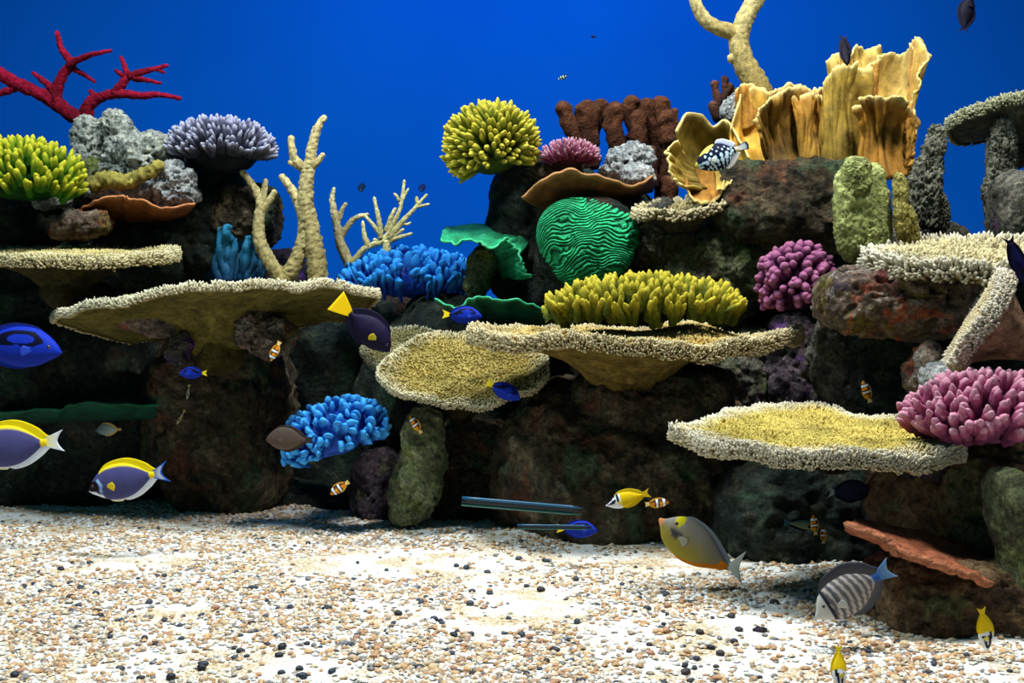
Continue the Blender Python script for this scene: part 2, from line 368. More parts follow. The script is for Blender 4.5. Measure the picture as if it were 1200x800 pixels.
def table(name, label, px, py, d, outline, ry, pitch=0, roll=0, dish=0.02, edge=0.018, stalk=0.2, spow=4.0, stalk_r=0.05, n=3000, bl=0.010, br=0.0042, wave=0.01,
          c_base=(150, 128, 62), c_tip=(214, 200, 150), c_rim=(236, 232, 214), c_under=(96, 86, 44), seed=0, off=(0, 0), group='table corals on the reef ledges', yaw=0, lean=0.6, foot=.2):
    """outline: [(angle deg, radius px)] in plan, 0 = right, 90 = away from the camera; depth radii use ry (m) per unit of the mean px radius"""
    c = P(px, py, d)
    if bl < .0195 and br < .006: n = int(n * 1.6); br *= .74; bl *= .95
    rt = root(name, c, label, 'coral', group)
    rt.rotation_euler = (R(pitch), R(-roll), R(yaw))
    ang = np.array([a for a, _ in outline] + [outline[0][0] + 360]); rad = np.array([r for _, r in outline] + [outline[0][1]], float)
    mx = np.max(rad); sc_x = S(1, d); sc_y = ry / mx
    na, nr = 128, 20
    th = np.linspace(0, 360, na, endpoint=False)
    thq = np.where(th < ang[0], th + 360, th)
    # smooth periodic interpolation
    cs = 0.5 - 0.5 * np.cos(np.pi * np.clip((thq[:, None] - ang[:-1]) / (ang[1:] - ang[:-1]), 0, 1))
    k = np.clip(np.searchsorted(ang, thq, 'right') - 1, 0, len(ang) - 2)
    w = cs[np.arange(na), k]; rr = rad[k] * (1 - w) + rad[k + 1] * w
    rr = rr * (1 + 0.035 * fbm(np.stack([np.cos(R(1) * th) * 3, np.sin(R(1) * th) * 3, th * 0 + seed], 1), 4, seed))
    ct, st_ = np.cos(np.radians(th)), np.sin(np.radians(th))
    rho = np.linspace(0, 1, nr) ** 0.85
    X = (rr * ct)[:, None] * rho[None] * sc_x; Y = (rr * st_)[:, None] * rho[None] * sc_y
    def height(x, y, rh):
        return dish * rh ** 2 + wave * fbm(np.stack([x * 6, y * 6, x * 0 + seed * 2.1], -1).reshape(-1, 3), 3, seed + 5).reshape(x.shape) * (0.3 + rh)
    RH = np.repeat(rho[None], na, 0)
    Z = height(X, Y, RH)
    top = np.stack([X, Y, Z], -1)
    # underside: funnel to a stalk
    fun = stalk * np.clip((1 - RH) / (1 - foot), 0, 1) ** spow
    fun = fun * (1 + .10 * fbm(np.stack([X * 9, Y * 9, X * 0 + seed], -1).reshape(-1, 3), 3, seed + 2).reshape(X.shape))
    Zu = Z - edge * (1.0 - 0.35 * RH ** 3) - fun
    pull = np.clip((1 - RH), 0, 1) ** 1.0
    Xu = X + off[0] * (fun / max(stalk, 1e-6)); Yu = Y + off[1] * (fun / max(stalk, 1e-6))
    sr = stalk_r / (np.hypot(X, Y) + 1e-6)
    und = np.stack([Xu * 0.985, Yu * 0.985, Zu], -1)
    # stalk end ring widened
    nrm_t = RH < 1e-6
    V = np.concatenate([top.reshape(-1, 3), und.reshape(-1, 3)])
    f1 = grid_faces(na, nr, True); f2 = f1[:, ::-1] + na * nr
    e = np.arange(na) * nr + nr - 1; e2 = np.roll(e, -1)
    f3 = np.stack([e, e2, e2 + na * nr, e + na * nr], 1)
    nz = fbm(V * 30, 3, seed + 9)[:, None]
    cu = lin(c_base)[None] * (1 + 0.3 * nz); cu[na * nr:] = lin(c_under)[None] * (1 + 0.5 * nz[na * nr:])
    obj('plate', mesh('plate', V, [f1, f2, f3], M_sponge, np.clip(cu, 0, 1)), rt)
    # stalk: lumpy foot going on down into the rock
    if stalk > 0.02:
        V2, f_, c_ = tube_mesh('stalk', [(off[0] * .9, off[1] * .9, -stalk * 0.75), (off[0], off[1], -stalk * 1.1), (off[0], off[1] + .03, -stalk * 1.25 - .05)], [stalk_r * .8, stalk_r * .95, stalk_r], c_under, np.array(c_under) * .5, M_sponge, seed, na=24, bumpy=0.3, bfreq=14)
        obj('stalk', mesh('stalk', V2, f_, M_sponge, c_), rt)
    # branchlets: over the top and, denser and longer, round the rim
    m = int(n * 0.62)
    a = rng.uniform(0, 360, m); rq = np.sqrt(rng.uniform(0, 1, m))
    ri = np.interp(a, np.concatenate([th, [360]]), np.concatenate([rr, [rr[0]]]))
    x = ri * np.cos(np.radians(a)) * rq * sc_x; y = ri * np.sin(np.radians(a)) * rq * sc_y
    z = height(x, y, rq)
    nr1 = np.stack([np.cos(np.radians(a)) * rq ** 3 * lean, np.sin(np.radians(a)) * rq ** 3 * lean, np.ones(m)], 1) + rng.normal(0, .22, (m, 3))
    tint1 = rng.uniform(.75, 1.15, m) * (1 + 0.25 * fbm(np.stack([x * 14, y * 14, x * 0], 1), 2, seed + 3))
    k1 = np.clip((rq - 0.75) / 0.25, 0, 1)[:, None]
    tips1 = lin(c_tip)[None] * (1 - k1) + lin(c_rim)[None] * k1
    n2 = n - m
    a2 = rng.uniform(0, 360, n2); r2 = np.interp(a2, np.concatenate([th, [360]]), np.concatenate([rr, [rr[0]]]))
    lv = rng.uniform(0, 1, n2)
    x2 = r2 * np.cos(np.radians(a2)) * sc_x * (1 - 0.01 * lv); y2 = r2 * np.sin(np.radians(a2)) * sc_y * (1 - 0.01 * lv)
    z2 = height(x2, y2, np.ones(n2)) - edge * 0.85 * lv
    nr2 = np.stack([np.cos(np.radians(a2)) * (0.4 + .9 * lv), np.sin(np.radians(a2)) * (0.4 + .9 * lv), 1.05 - 1.0 * lv], 1) + rng.normal(0, .2, (n2, 3))
    tips2 = lin(c_rim)[None] * (1 - 0.45 * lv[:, None]) + lin(c_base)[None] * 0.45 * lv[:, None]
    tint2 = rng.uniform(.75, 1.15, n2)
    rad_ = np.concatenate([rng.uniform(.8, 1.25, m), rng.uniform(.85, 1.35, n2)]) * br
    len_ = np.concatenate([rng.uniform(.7, 1.25, m) * (0.8 + 0.5 * k1[:, 0]), rng.uniform(.8, 1.4, n2)]) * bl
    V3, F3, C3 = scatter(np.concatenate([np.stack([x, y, z], 1), np.stack([x2, y2, z2], 1)]) - 0.0, np.concatenate([nr1, nr2]), rad_, len_, c_base, np.concatenate([tips1, tips2]), np.concatenate([tint1, tint2]))
    obj('branchlets', mesh('branchlets', V3, F3, M_coral, C3), rt, kind='stuff')
    return rt

# --- finger corals: every finger is a part
def finger_mesh(name, c0, c1, mat, seed, taper=0.55, knob=0.12, na=8, tipc=None, bend=0.12, flat=1.0, cstart=0.35, club=False):
    n = 10
    t = np.linspace(0, 1, n); r = np.interp(t, [0, .5, .85, 1], [1, 1 - (1 - taper) * .5, taper, taper * .35])
    if club: r = np.interp(t, [0, .35, .7, .9, 1], [.5, .6, 1.0, .85, .45])
    th = np.linspace(0, 2 * math.pi, na, endpoint=False)
    bx, by = random.Random(seed).uniform(-bend, bend), random.Random(seed + 1).uniform(-bend, bend)
    V = np.stack([np.outer(r, np.cos(th)), np.outer(r, np.sin(th)) * flat, np.repeat(t[:, None], na, 1)], -1).reshape(-1, 3)
    fq = 2.6 if knob >= .2 and not club else 1.7
    nz = vnoise(np.stack([V[:, 0] * fq, V[:, 1] * fq, V[:, 2] * (9 if fq > 2 else 6)], 1) + seed * 5.1, seed)
    V[:, :2] *= (1 + knob * 1.6 * nz)[:, None]
    tt = V[:, 2].copy()
    V[:, 0] += bx * 5 * tt ** 2; V[:, 1] += by * 5 * tt ** 2
    V = np.concatenate([V, [[bx * 5, by * 5, 1.03]]]); tt = np.append(tt, 1.0); nz = np.append(nz, 0)
    k = np.clip((tt - cstart) / (1 - cstart), 0, 1)[:, None]
    C = lin(c0) * (1 - k) + lin(c1) * k
    C = C * (1 + 0.25 * nz[:, None])
    if tipc is not None:
        k2 = np.clip((tt - .8) / .15, 0, 1)[:, None]; C = C * (1 - k2) + lin(tipc) * k2
    idx = np.arange(n * na).reshape(n, na)
    f = np.stack([idx[:-1], np.roll(idx, -1, 1)[:-1], np.roll(idx, -1, 1)[1:], idx[1:]], -1).reshape(-1, 4)
    k = np.arange(na); f2 = np.stack([idx[-1], idx[-1][(k + 1) % na], np.full(na, n * na)], 1)
    return mesh(name, V, [f, f2], mat, np.clip(C, 0, 1))
def fingers(name, label, px, py, d, rx, rz, ry, n, fr, fl, c0, c1, tipc=None, up=0.35, core=(40, 50, 30), seed=0, theta=100, inner=0.62, mat=None, pn='branch', taper=0.6, group='finger corals', base=True, tilt=0, fmin=0.75, fmax=1.2, knob=0.12, cat='coral', flat=1.0, rows=None, cull=0.75, lean=(0, 0), coremat=None, bend=.03, club=False):
    """finger coral: fingers grow out of an ellipsoid of px radii rx, rz and depth ry (m); fr, fl = finger radius and length in px"""
    mat = mat or M_coral
    c = P(px, py, d); rt = root(name, c, label, cat, group)
    rt.rotation_euler = (0, R(-tilt), 0)
    a = np.array([S(rx, d), ry, S(rz, d)])
    if base:
        p, f = rock_verts(a * inner * 0.97, seed, amp=0.12, sub=3)
        obj('core', mesh('core', p, f, coremat or M_coral, np.clip(lin(core)[None] * (1 + .5 * fbm(p * 40, 2, seed)[:, None]), 0, 1)), rt)
    var = [finger_mesh(pn, c0, c1, mat, seed * 10 + k, taper=taper, tipc=tipc, knob=knob, flat=flat, bend=bend, club=club) for k in range(6)]
    rnd = random.Random(seed)
    cosm = math.cos(R(theta)); ga = math.pi * (3 - 5 ** .5)
    for i in range(n):
        z = 1 - (1 - cosm) * (i + .5) / n; s = math.sqrt(max(0, 1 - z * z)); ph = i * ga + rnd.uniform(-.25, .25)
        v = np.array([s * math.cos(ph), s * math.sin(ph), z])
        if v[1] > cull: continue
        nrm = v / a; nrm /= np.linalg.norm(nrm)
        dr = nrm * (1 - up) + np.array([lean[0], lean[1], up]) + np.array([rnd.gauss(0, .10), rnd.gauss(0, .10), rnd.gauss(0, .06)])
        dr /= np.linalg.norm(dr)
        Lf = S(fl, d) * rnd.uniform(fmin, fmax); rf = S(fr, d) * rnd.uniform(.82, 1.2)
        tip = v * a * rnd.uniform(.93, 1.06)
        b0 = tip - dr * Lf
        q = Vector((0, 0, 1)).rotation_difference(Vector(dr)) @ Quaternion((0, 0, 1), rnd.uniform(0, 6.28))
        M = Matrix.Translation(Vector(b0)) @ q.to_matrix().to_4x4() @ Matrix.Diagonal((rf, rf, Lf, 1))
        obj(pn, var[i % 6], rt, M)
    return rt

# --- fish
def smooth_interp(x, xs, ys):
    """monotone-ish smooth curve"""
    xs = np.asarray(xs, float); ys = np.asarray(ys, float)
    m = np.gradient(ys, xs); k = np.clip(np.searchsorted(xs, x, 'right') - 1, 0, len(xs) - 2)
    h = xs[k + 1] - xs[k]; t = (x - xs[k]) / h
    return ys[k] * (2 * t ** 3 - 3 * t ** 2 + 1) + h * m[k] * (t ** 3 - 2 * t ** 2 + t) + ys[k + 1] * (-2 * t ** 3 + 3 * t ** 2) + h * m[k + 1] * (t ** 3 - t ** 2)
PROF = {  # t along the body (0 nose .. 1 tail root), upper and lower edge relative to the body's length
    'tang':    ([0, .04, .12, .25, .45, .65, .82, .93, 1], [-.02, .05, .14, .235, .275, .24, .14, .055, .05], [-.05, -.09, -.14, -.215, -.255, -.225, -.13, -.05, -.045], .095),
    'fox':     ([0, .05, .15, .3, .5, .7, .86, .95, 1], [.0, .035, .11, .19, .215, .17, .085, .04, .038], [-.02, -.045, -.11, -.17, -.185, -.15, -.07, -.035, -.033], .085),
    'clown':   ([0, .05, .15, .3, .5, .7, .86, .95, 1], [.02, .08, .16, .21, .22, .18, .11, .08, .08], [-.03, -.07, -.13, -.19, -.21, -.17, -.10, -.075, -.075], .11),
    'trigger': ([0, .05, .15, .3, .5, .7, .85, .94, 1], [.02, .07, .155, .245, .285, .235, .115, .06, .055], [-.05, -.09, -.16, -.235, -.275, -.225, -.105, -.05, -.045], .12),
    'naso':    ([0, .05, .14, .25, .42, .62, .82, .94, 1], [.015, .035, .115, .185, .205, .165, .08, .028, .024], [-.02, -.06, -.15, -.205, -.225, -.185, -.085, -.028, -.024], .07),
    'sail':    ([0, .05, .12, .25, .45, .65, .82, .93, 1], [.0, .05, .15, .25, .285, .255, .15, .06, .05], [-.05, -.08, -.13, -.205, -.25, -.225, -.13, -.05, -.045], .085),
    'slim':    ([0, .06, .2, .4, .6, .8, .93, 1], [.01, .05, .105, .13, .12, .08, .045, .045], [-.01, -.05, -.10, -.13, -.12, -.075, -.04, -.04], .075),
}
def fin_mesh(name, G, col, th):
    """G: (nu,nv,3) grid in the x-z plane; thin fin with real thickness"""
    nu, nv = G.shape[:2]; w = np.linspace(1, .35, nv)[None, :] * th
    A = G.copy(); B = G.copy(); A[..., 1] -= w / 2; B[..., 1] += w / 2
    f1 = grid_faces(nu, nv); f2 = f1[:, ::-1] + nu * nv
    idx = np.arange(nu * nv).reshape(nu, nv)
    loop = np.concatenate([idx[0, :], idx[1:, -1], idx[-1, -2::-1], idx[-2:0:-1, 0]]); l2 = np.roll(loop, -1); n = nu * nv
    f3 = np.stack([loop, l2, l2 + n, loop + n], 1)
    V = np.concatenate([A.reshape(-1, 3), B.reshape(-1, 3)])
    return mesh(name, V, [f1, f2, f3], M_fin, np.concatenate([col.reshape(-1, 3)] * 2))
def fish(name, label, nose, tail, d, prof, bodycol, dorsal=None, anal=None, tailfin=None, pect=(90, 90, 90), eye=(.12, .25), yaw=0, flip=False, hs=1.0, ws=1.0, bl=0.82, dense=False, cat='fish', group=None, ddepth=0.0, eye_r=.016):
    """nose, tail: pixels of the snout and the end of the tail fin; bodycol(t, v) -> linear colours"""
    a, b_ = P(nose[0], nose[1], d), P(tail[0], tail[1], d)
    X = b_ - a; Ln = np.linalg.norm(X) / max(.3, math.cos(R(yaw))); X /= np.linalg.norm(X)
    Z = np.array([-X[2], 0, X[0]])
    if Z[2] < 0: Z = -Z
    if flip: Z = -Z
    Y = np.cross(Z, X)
    M = Matrix(((X[0], Y[0], Z[0], 0), (X[1], Y[1], Z[1], 0), (X[2], Y[2], Z[2], 0), (0, 0, 0, 1)))
    mid = (a + b_) / 2 + np.array([0, ddepth, 0])
    rt = root(name, Vector(mid), label, cat, group)
    rt.matrix_world = Matrix.Translation(Vector(mid)) @ M @ Matrix.Rotation(R(yaw), 4, 'Z') @ Matrix.Diagonal((Ln, Ln, Ln, 1)) 
    xs, up, lo, wid = PROF[prof]
    nt_, na = (130, 90) if dense else (48, 28)
    t = np.linspace(0, 1, nt_)
    U = smooth_interp(t, xs, np.array(up) * hs); Lw = smooth_interp(t, xs, np.array(lo) * hs)
    wt = wid * ws * np.interp(t, [0, .05, .15, .35, .6, .85, 1], [.22, .45, .8, 1, .85, .38, .18])
    cz = (U + Lw) / 2; hh = (U - Lw) / 2
    th = np.linspace(0, 2 * math.pi, na, endpoint=False)
    V = np.stack([np.repeat((t * bl - .5)[:, None], na, 1), wt[:, None] * np.cos(th)[None] * np.abs(np.cos(th)[None]) ** .15, cz[:, None] * bl + bl * hh[:, None] * np.sin(th)[None]], -1)
    vv = np.repeat(np.sin(th)[None], nt_, 0); tt = np.repeat(t[:, None], na, 1)
    C = bodycol(tt.ravel(), vv.ravel())
    V = np.concatenate([V.reshape(-1, 3), [[-.5 - .008, 0, cz[0] * bl]], [[bl - .5, 0, cz[-1] * bl]]]); C = np.concatenate([C, [C[0]], [C[-1]]])
    idx = np.arange(nt_ * na).reshape(nt_, na)
    f = np.stack([idx[:-1], idx[1:], np.roll(idx, -1, 1)[1:], np.roll(idx, -1, 1)[:-1]], -1).reshape(-1, 4)
    k = np.arange(na); k2 = (k + 1) % na
    f2 = np.concatenate([np.stack([idx[0][k], idx[0][k2], np.full(na, nt_ * na)], 1), np.stack([idx[-1][k2], idx[-1][k], np.full(na, nt_ * na + 1)], 1)])
    obj('body', mesh('body', V, [f, f2], M_fish, np.clip(C, 0, 1)), rt)
    def fin(nm, t0, t1, hgt, c_in, c_out, sgn, sweep=.06):
        u = np.linspace(0, 1, 22); w = np.linspace(0, 1, 6); tq = t0 + (t1 - t0) * u
        e = np.interp(tq, t, (U if sgn > 0 else Lw)) * bl
        hq = hgt * np.interp(u, [0, .12, .5, .85, 1], [.15, .75, 1, .95, .35])
        G = np.zeros((22, 6, 3))
        G[..., 0] = (tq * bl - .5)[:, None] + sweep * w[None] * (0.3 + u[:, None])
        G[..., 2] = e[:, None] - sgn * .02 + sgn * (hq[:, None] + .02) * w[None]
        Cq = lin(c_in)[None, None] * (1 - w)[None, :, None] + lin(c_out)[None, None] * w[None, :, None] + np.zeros((22, 1, 1))
        obj(nm, fin_mesh(nm, G, Cq, .012), rt)
    if dorsal:
        for q in (dorsal if isinstance(dorsal, list) else [dorsal]): fin('dorsal_fin', *q, 1)
    if anal:
        for q in (anal if isinstance(anal, list) else [anal]): fin('anal_fin', *q, -1)
    if tailfin:
        ht, fork, c_in, c_out, c_edge = tailfin
        v = np.linspace(-1, 1, 25); w = np.linspace(0, 1, 9); h0 = hh[-1] * bl
        G = np.zeros((25, 9, 3)); ln = (1 - bl) + .02
        G[..., 0] = (bl - .52) + ln * w[None] * (1 - fork * (1 - np.abs(v[:, None]) ** 1.6))
        G[..., 2] = cz[-1] * bl + v[:, None] * (h0 + (ht - h0) * w[None] ** .85)
        Cq = lin(c_in)[None, None] * (1 - w)[None, :, None] + lin(c_out)[None, None] * w[None, :, None] + np.zeros((25, 1, 1))
        k = (np.abs(v) > .8)[:, None, None] | (w > .86)[None, :, None] & (np.abs(v) < 2)[:, None, None]
        if c_edge is not None: Cq = np.where(k, lin(c_edge)[None, None], Cq)
        obj('tail_fin', fin_mesh('tail_fin', G, Cq, .014), rt)
    for s in (-1, 1):
        u = np.linspace(0, 1, 8); w = np.linspace(-1, 1, 7)
        tq = .30; i = int(tq * (nt_ - 1)); y0 = wt[i] * .93
        G = np.zeros((7, 8, 3))
        G[..., 0] = tq * bl - .5 + .115 * u[None] * (1 - .25 * w[:, None] ** 2)
        G[..., 2] = (cz[i] - .12 * hh[i]) * bl + (.012 + .045 * u[None]) * w[:, None] - .02 * u[None]
        m_ = fin_mesh('pectoral_fin', G, np.repeat(np.repeat(lin(pect)[None, None], 7, 0), 8, 1), .006)
        o = obj('pectoral_fin', m_, rt); 
        me = o.data; co = np.zeros(len(me.vertices) * 3, np.float32); me.vertices.foreach_get('co', co); co = co.reshape(-1, 3)
        co[:, 1] = co[:, 1] + s * (y0 + .28 * (co[:, 0] - (tq * bl - .5))); me.vertices.foreach_set('co', co.ravel()); me.update()
        ev, ef = ico(2); i = int(eye[0] * (nt_ - 1)); sv = eye[1]
        yy = wt[i] * math.sqrt(max(0, 1 - sv * sv)) ** 1.15
        pe = np.array([eye[0] * bl - .5, s * yy * .98, (cz[i] + hh[i] * sv) * bl])
        oe = obj('eye', mesh('eye', ev * np.array([eye_r * 1.25, eye_r * .45, eye_r * 1.25]) + pe, ef, M_iris), rt)
        obj('pupil', mesh('pupil', ev * np.array([eye_r * .9, eye_r * .4, eye_r * .9]) + pe + np.array([0, s * eye_r * .25, 0]), ef, M_eye), oe)
    return rt
def two(c_top, c_bot, sharp=1.0):
    return lambda t, v: lin(c_top)[None] * np.clip(.5 + v * .5 * sharp, 0, 1)[:, None] + lin(c_bot)[None] * (1 - np.clip(.5 + v * .5 * sharp, 0, 1))[:, None]
def put(C, mask, c):
    C[mask] = lin(c); return C

# ------------------------------------------------------------------ the setting: gravel bed and blue back wall
def ground_z(x, y):
    x = np.asarray(x, float); y = np.asarray(y, float); sh = np.broadcast(x, y).shape
    x = np.broadcast_to(x, sh).ravel(); y = np.broadcast_to(y, sh).ravel()
    q = np.stack([x * 2.2, y * 2.2, x * 0], 1); q2 = np.stack([x * 14, y * 14, x * 0 + 3], 1)
    return (0.012 * fbm(q, 3, 3) + 0.004 * fbm(q2, 3, 5)).reshape(sh)
gx = np.linspace(-3.2, 3.2, 180); gy = np.linspace(0.9, 6.0, 160)
GX, GY = np.meshgrid(gx, gy, indexing='ij'); GZ = ground_z(GX, GY)
m, nt, b = newmat('gravel_bed', 0.9, 0.2)
tc = node(nt, 'ShaderNodeTexCoord')
n1 = noise_node(nt, tc.outputs['Object'], 150, 4, 0.7); n2 = noise_node(nt, tc.outputs['Object'], 7, 4, 0.6)
cA = ramp(nt, n1.outputs['Fac'], [(0.30, L4((176, 156, 130))), (0.44, L4((224, 222, 214))), (0.60, L4((242, 243, 243)))]).outputs['Color']
cB = ramp(nt, n1.outputs['Fac'], [(0.34, L4((132, 106, 80))), (0.5, L4((210, 188, 150))), (0.64, L4((244, 238, 224)))]).outputs['Color']
rr_ = ramp(nt, n2.outputs['Fac'], [(0.46, (0, 0, 0, 1)), (0.60, (1, 1, 1, 1))])
nt.links.new(mixc(nt, rr_.outputs['Color'], cA, cB), b.inputs['Base Color'])
bump(nt, b, n1.outputs['Fac'], 0.6, 0.006)
M_sand = m
struct(obj('floor', mesh('floor', np.stack([GX, GY, GZ], -1).reshape(-1, 3), grid_faces(180, 160), M_sand)))

m, nt, b = newmat('blue_wall', 0.95, 0.05)
tc = node(nt, 'ShaderNodeTexCoord'); n1 = noise_node(nt, tc.outputs['Object'], 0.9, 3, 0.5)
c = ramp(nt, n1.outputs['Fac'], [(0.3, (0.0, 0.082, 0.43, 1)), (0.7, (0.0, 0.100, 0.48, 1))]).outputs['Color']
nt.links.new(c, b.inputs['Base Color'])
uu = np.linspace(-4.2, 4.2, 40); zz = np.linspace(-0.1, 3.6, 12)
WX, WZ = np.meshgrid(uu, zz, indexing='ij'); WY = 5.75 - 0.025 * WX ** 2
wv = np.stack([WX, WY, WZ], -1).reshape(-1, 3); wb = wv + np.array([0, .12, 0]); nW = len(wv)
wf = grid_faces(40, 12)
struct(obj('wall_back', mesh('wall_back', np.concatenate([wv, wb]), [wf, wf[:, ::-1] + nW], m)))

# ------------------------------------------------------------------ reef rocks
LEDGE = 'dark reef rocks'
# left side
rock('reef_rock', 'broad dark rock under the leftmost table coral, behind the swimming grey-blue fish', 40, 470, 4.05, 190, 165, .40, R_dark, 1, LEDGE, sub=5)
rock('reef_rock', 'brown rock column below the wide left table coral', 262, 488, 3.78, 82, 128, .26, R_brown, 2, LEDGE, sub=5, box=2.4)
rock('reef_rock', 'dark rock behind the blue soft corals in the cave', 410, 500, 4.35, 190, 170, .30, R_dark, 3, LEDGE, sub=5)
rock('reef_rock', 'low dark rock at the gravel edge below the blue soft coral', 370, 592, 3.95, 120, 30, .22, R_dark, 4, LEDGE)
rock('reef_rock', 'dark rock carrying the lavender finger coral', 232, 262, 4.0, 66, 66, .20, R_dark, 5, LEDGE)
rock('reef_rock', 'mottled brown rounded rock below the lavender finger coral', 288, 255, 3.95, 40, 40, .15, R_brown, 6, LEDGE, amp=.15)
rock('reef_rock', 'dark rock under the thin orange plate coral on the left', 130, 295, 3.98, 115, 48, .22, R_dark, 7, LEDGE)
rock('reef_rock', 'dark rock under the leftmost yellow finger coral', 20, 262, 3.85, 72, 36, .22, R_dark, 8, LEDGE)
rock('reef_rock', 'small pinkish brown rock above the leftmost table coral', 95, 264, 3.62, 34, 15, .08, R_mottled, 9, 'small rocks', sub=5, rot=8, amp=.4, pits=.4)
rock('reef_rock', 'dark rock at the base of the teal folded leather coral', 285, 330, 4.1, 85, 30, .2, R_dark, 10, LEDGE)
rock('reef_rock', 'purplish brown small rock behind the foot of the antler coral', 333, 318, 4.0, 24, 26, .1, R_purple, 11, 'small rocks', sub=4)
# pale coral rubble of the upper left
rk = root('rubble_rock', P(160, 240, 3.85), 'pale pitted rock rubble under the red branching coral', 'rock')
def lump(name, parent, px, py, d, rx, rz, ry, mat, seed, **kw):
    o = rock(name, None, px, py, d, rx, rz, ry, mat, seed, parent=parent, **kw); return o
lump('boulder', rk, 108, 170, 3.85, 21, 32, .07, R_pale, 21, sub=5, amp=.3, pits=.5)
lump('boulder', rk, 142, 166, 3.82, 20, 36, .07, R_pale, 22, sub=5, amp=.35, pits=.6, rot=18)
lump('boulder', rk, 165, 186, 3.78, 42, 26, .08, R_pale, 23, sub=5, amp=.35, pits=.6, rot=14)
lump('boulder', rk, 205, 216, 3.74, 26, 24, .08, R_white, 24, sub=5, amp=.3, pits=.5)
lump('boulder', rk, 190, 172, 3.8, 26, 14, .06, R_pale, 25, sub=4, amp=.4, pits=.5, rot=-8)
lump('boulder', rk, 112, 214, 3.82, 26, 26, .08, R_greenish, 26, sub=4, amp=.3, pits=.5)
lump('boulder', rk, 140, 222, 3.74, 40, 15, .07, R_white, 27, sub=4, amp=.3, pits=.5)
rock('rubble_rock', 'small pale stone between the yellow finger coral and the orange plate', 60, 236, 3.7, 22, 10, .05, R_pale, 28, 'small rocks', sub=4, amp=.35, pits=.5, rot=12)
# below the tables on the left
rock('reef_rock', 'dull pinkish rock tucked under the wide left table coral', 180, 376, 3.42, 44, 17, .09, R_mottled, 31, 'small rocks', sub=5, rot=-8)
rock('reef_rock', 'pink and pale patched rock beside the stalk of the wide left table coral', 309, 390, 3.36, 33, 26, .09, R_mottled, 32, 'small rocks', sub=5, rot=-20, amp=.35, pits=.4)
rock('reef_rock', 'pale purplish rock chip above the small blue fish on the left', 211, 409, 3.36, 13, 20, .05, R_purple, 33, 'small rocks', sub=4, amp=.35, rot=-20)
# centre
rock('reef_rock', 'dark pillar rock carrying the yellow round finger coral', 612, 268, 3.78, 40, 85, .16, R_dark, 41, LEDGE, rot=-10)
rock('reef_rock', 'small green-brown rock beside the upper blue leather coral', 563, 318, 3.62, 17, 34, .06, R_greenish, 42, 'small rocks', sub=5, rot=-14)
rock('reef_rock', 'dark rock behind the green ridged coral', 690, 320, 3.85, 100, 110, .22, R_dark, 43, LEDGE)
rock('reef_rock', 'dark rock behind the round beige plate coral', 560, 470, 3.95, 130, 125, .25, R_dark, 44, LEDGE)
rock('reef_rock', 'pillar rock lightened to a lit pale green under the round beige plate coral', 492, 548, 3.36, 28, 74, .09, R_lit_green, 45, LEDGE, sub=5, rot=-10, amp=.3)
rock('reef_rock', 'dark brown rock behind the pale pillar under the round plate coral', 560, 560, 3.62, 62, 70, .16, R_brown, 46, LEDGE)
rock('reef_rock', 'purple crusted low rock left of the pale pillar', 448, 572, 3.62, 36, 46, .12, R_purple, 47, LEDGE, sub=5)
rock('reef_rock', 'huge rounded brown boulder under the long middle table coral', 752, 572, 3.32, 166, 132, .32, R_brown, 48, LEDGE, sub=6, amp=.16, box=2.1, rough=.04, rot=-8)
rock('reef_rock', 'upper shoulder of brown rock under the stalk of the middle table coral', 762, 478, 3.26, 92, 54, .20, R_brown, 49, LEDGE, sub=5)
rock('reef_rock', 'pale jagged rock tip hanging below the left half of the middle table coral', 692, 440, 3.28, 17, 34, .05, R_grey, 50, 'small rocks', sub=5, rot=14, amp=.4)
rock('reef_rock', 'grey-green rock chip beside the left edge of the huge boulder', 622, 502, 3.42, 18, 20, .05, R_greenish, 51, 'small rocks', sub=4, amp=.4)
rock('reef_rock', 'dark rock wall behind the huge boulder', 800, 480, 3.95, 240, 170, .22, R_dark, 52, LEDGE)
rock('reef_rock', 'pale grey rock right of the green ridged coral', 768, 272, 3.50, 36, 38, .12, R_grey, 53, LEDGE, rot=12)
rock('reef_rock', 'green-grey rock slope behind the yellow bush coral', 832, 320, 3.48, 68, 62, .16, R_greenish, 54, LEDGE, sub=5)
rock('reef_rock', 'big brown rock ledge carrying the yellow leafy corals', 925, 243, 3.42, 88, 54, .20, R_brown, 55, LEDGE, sub=5, amp=.16, box=3.2)
rock('reef_rock', 'dark rock below the big brown ledge, behind the purple-pink coral', 915, 330, 3.6, 80, 80, .15, R_dark, 56, LEDGE)
rock('rubble_rock', 'white arched rock beside the brown tube sponges', 733, 192, 3.62, 30, 24, .07, R_white, 57, 'small rocks', sub=5, amp=.4, pits=.7, rot=20)
rock('rubble_rock', 'white knobbly stone on the brown plate coral', 748, 206, 3.54, 20, 13, .05, R_white, 58, 'small rocks', sub=4, amp=.3)
rock('rubble_rock', 'small white pitted stone behind the yellow leafy coral beside the brown sponge', 857, 128, 3.5, 11, 16, .04, R_white, 59, 'small rocks', sub=4, amp=.3, rot=-25)
rock('reef_rock', 'brown foot rock under the small pink finger coral', 652, 205, 3.68, 34, 20, .09, R_brown, 60, 'small rocks', sub=5, rot=18)
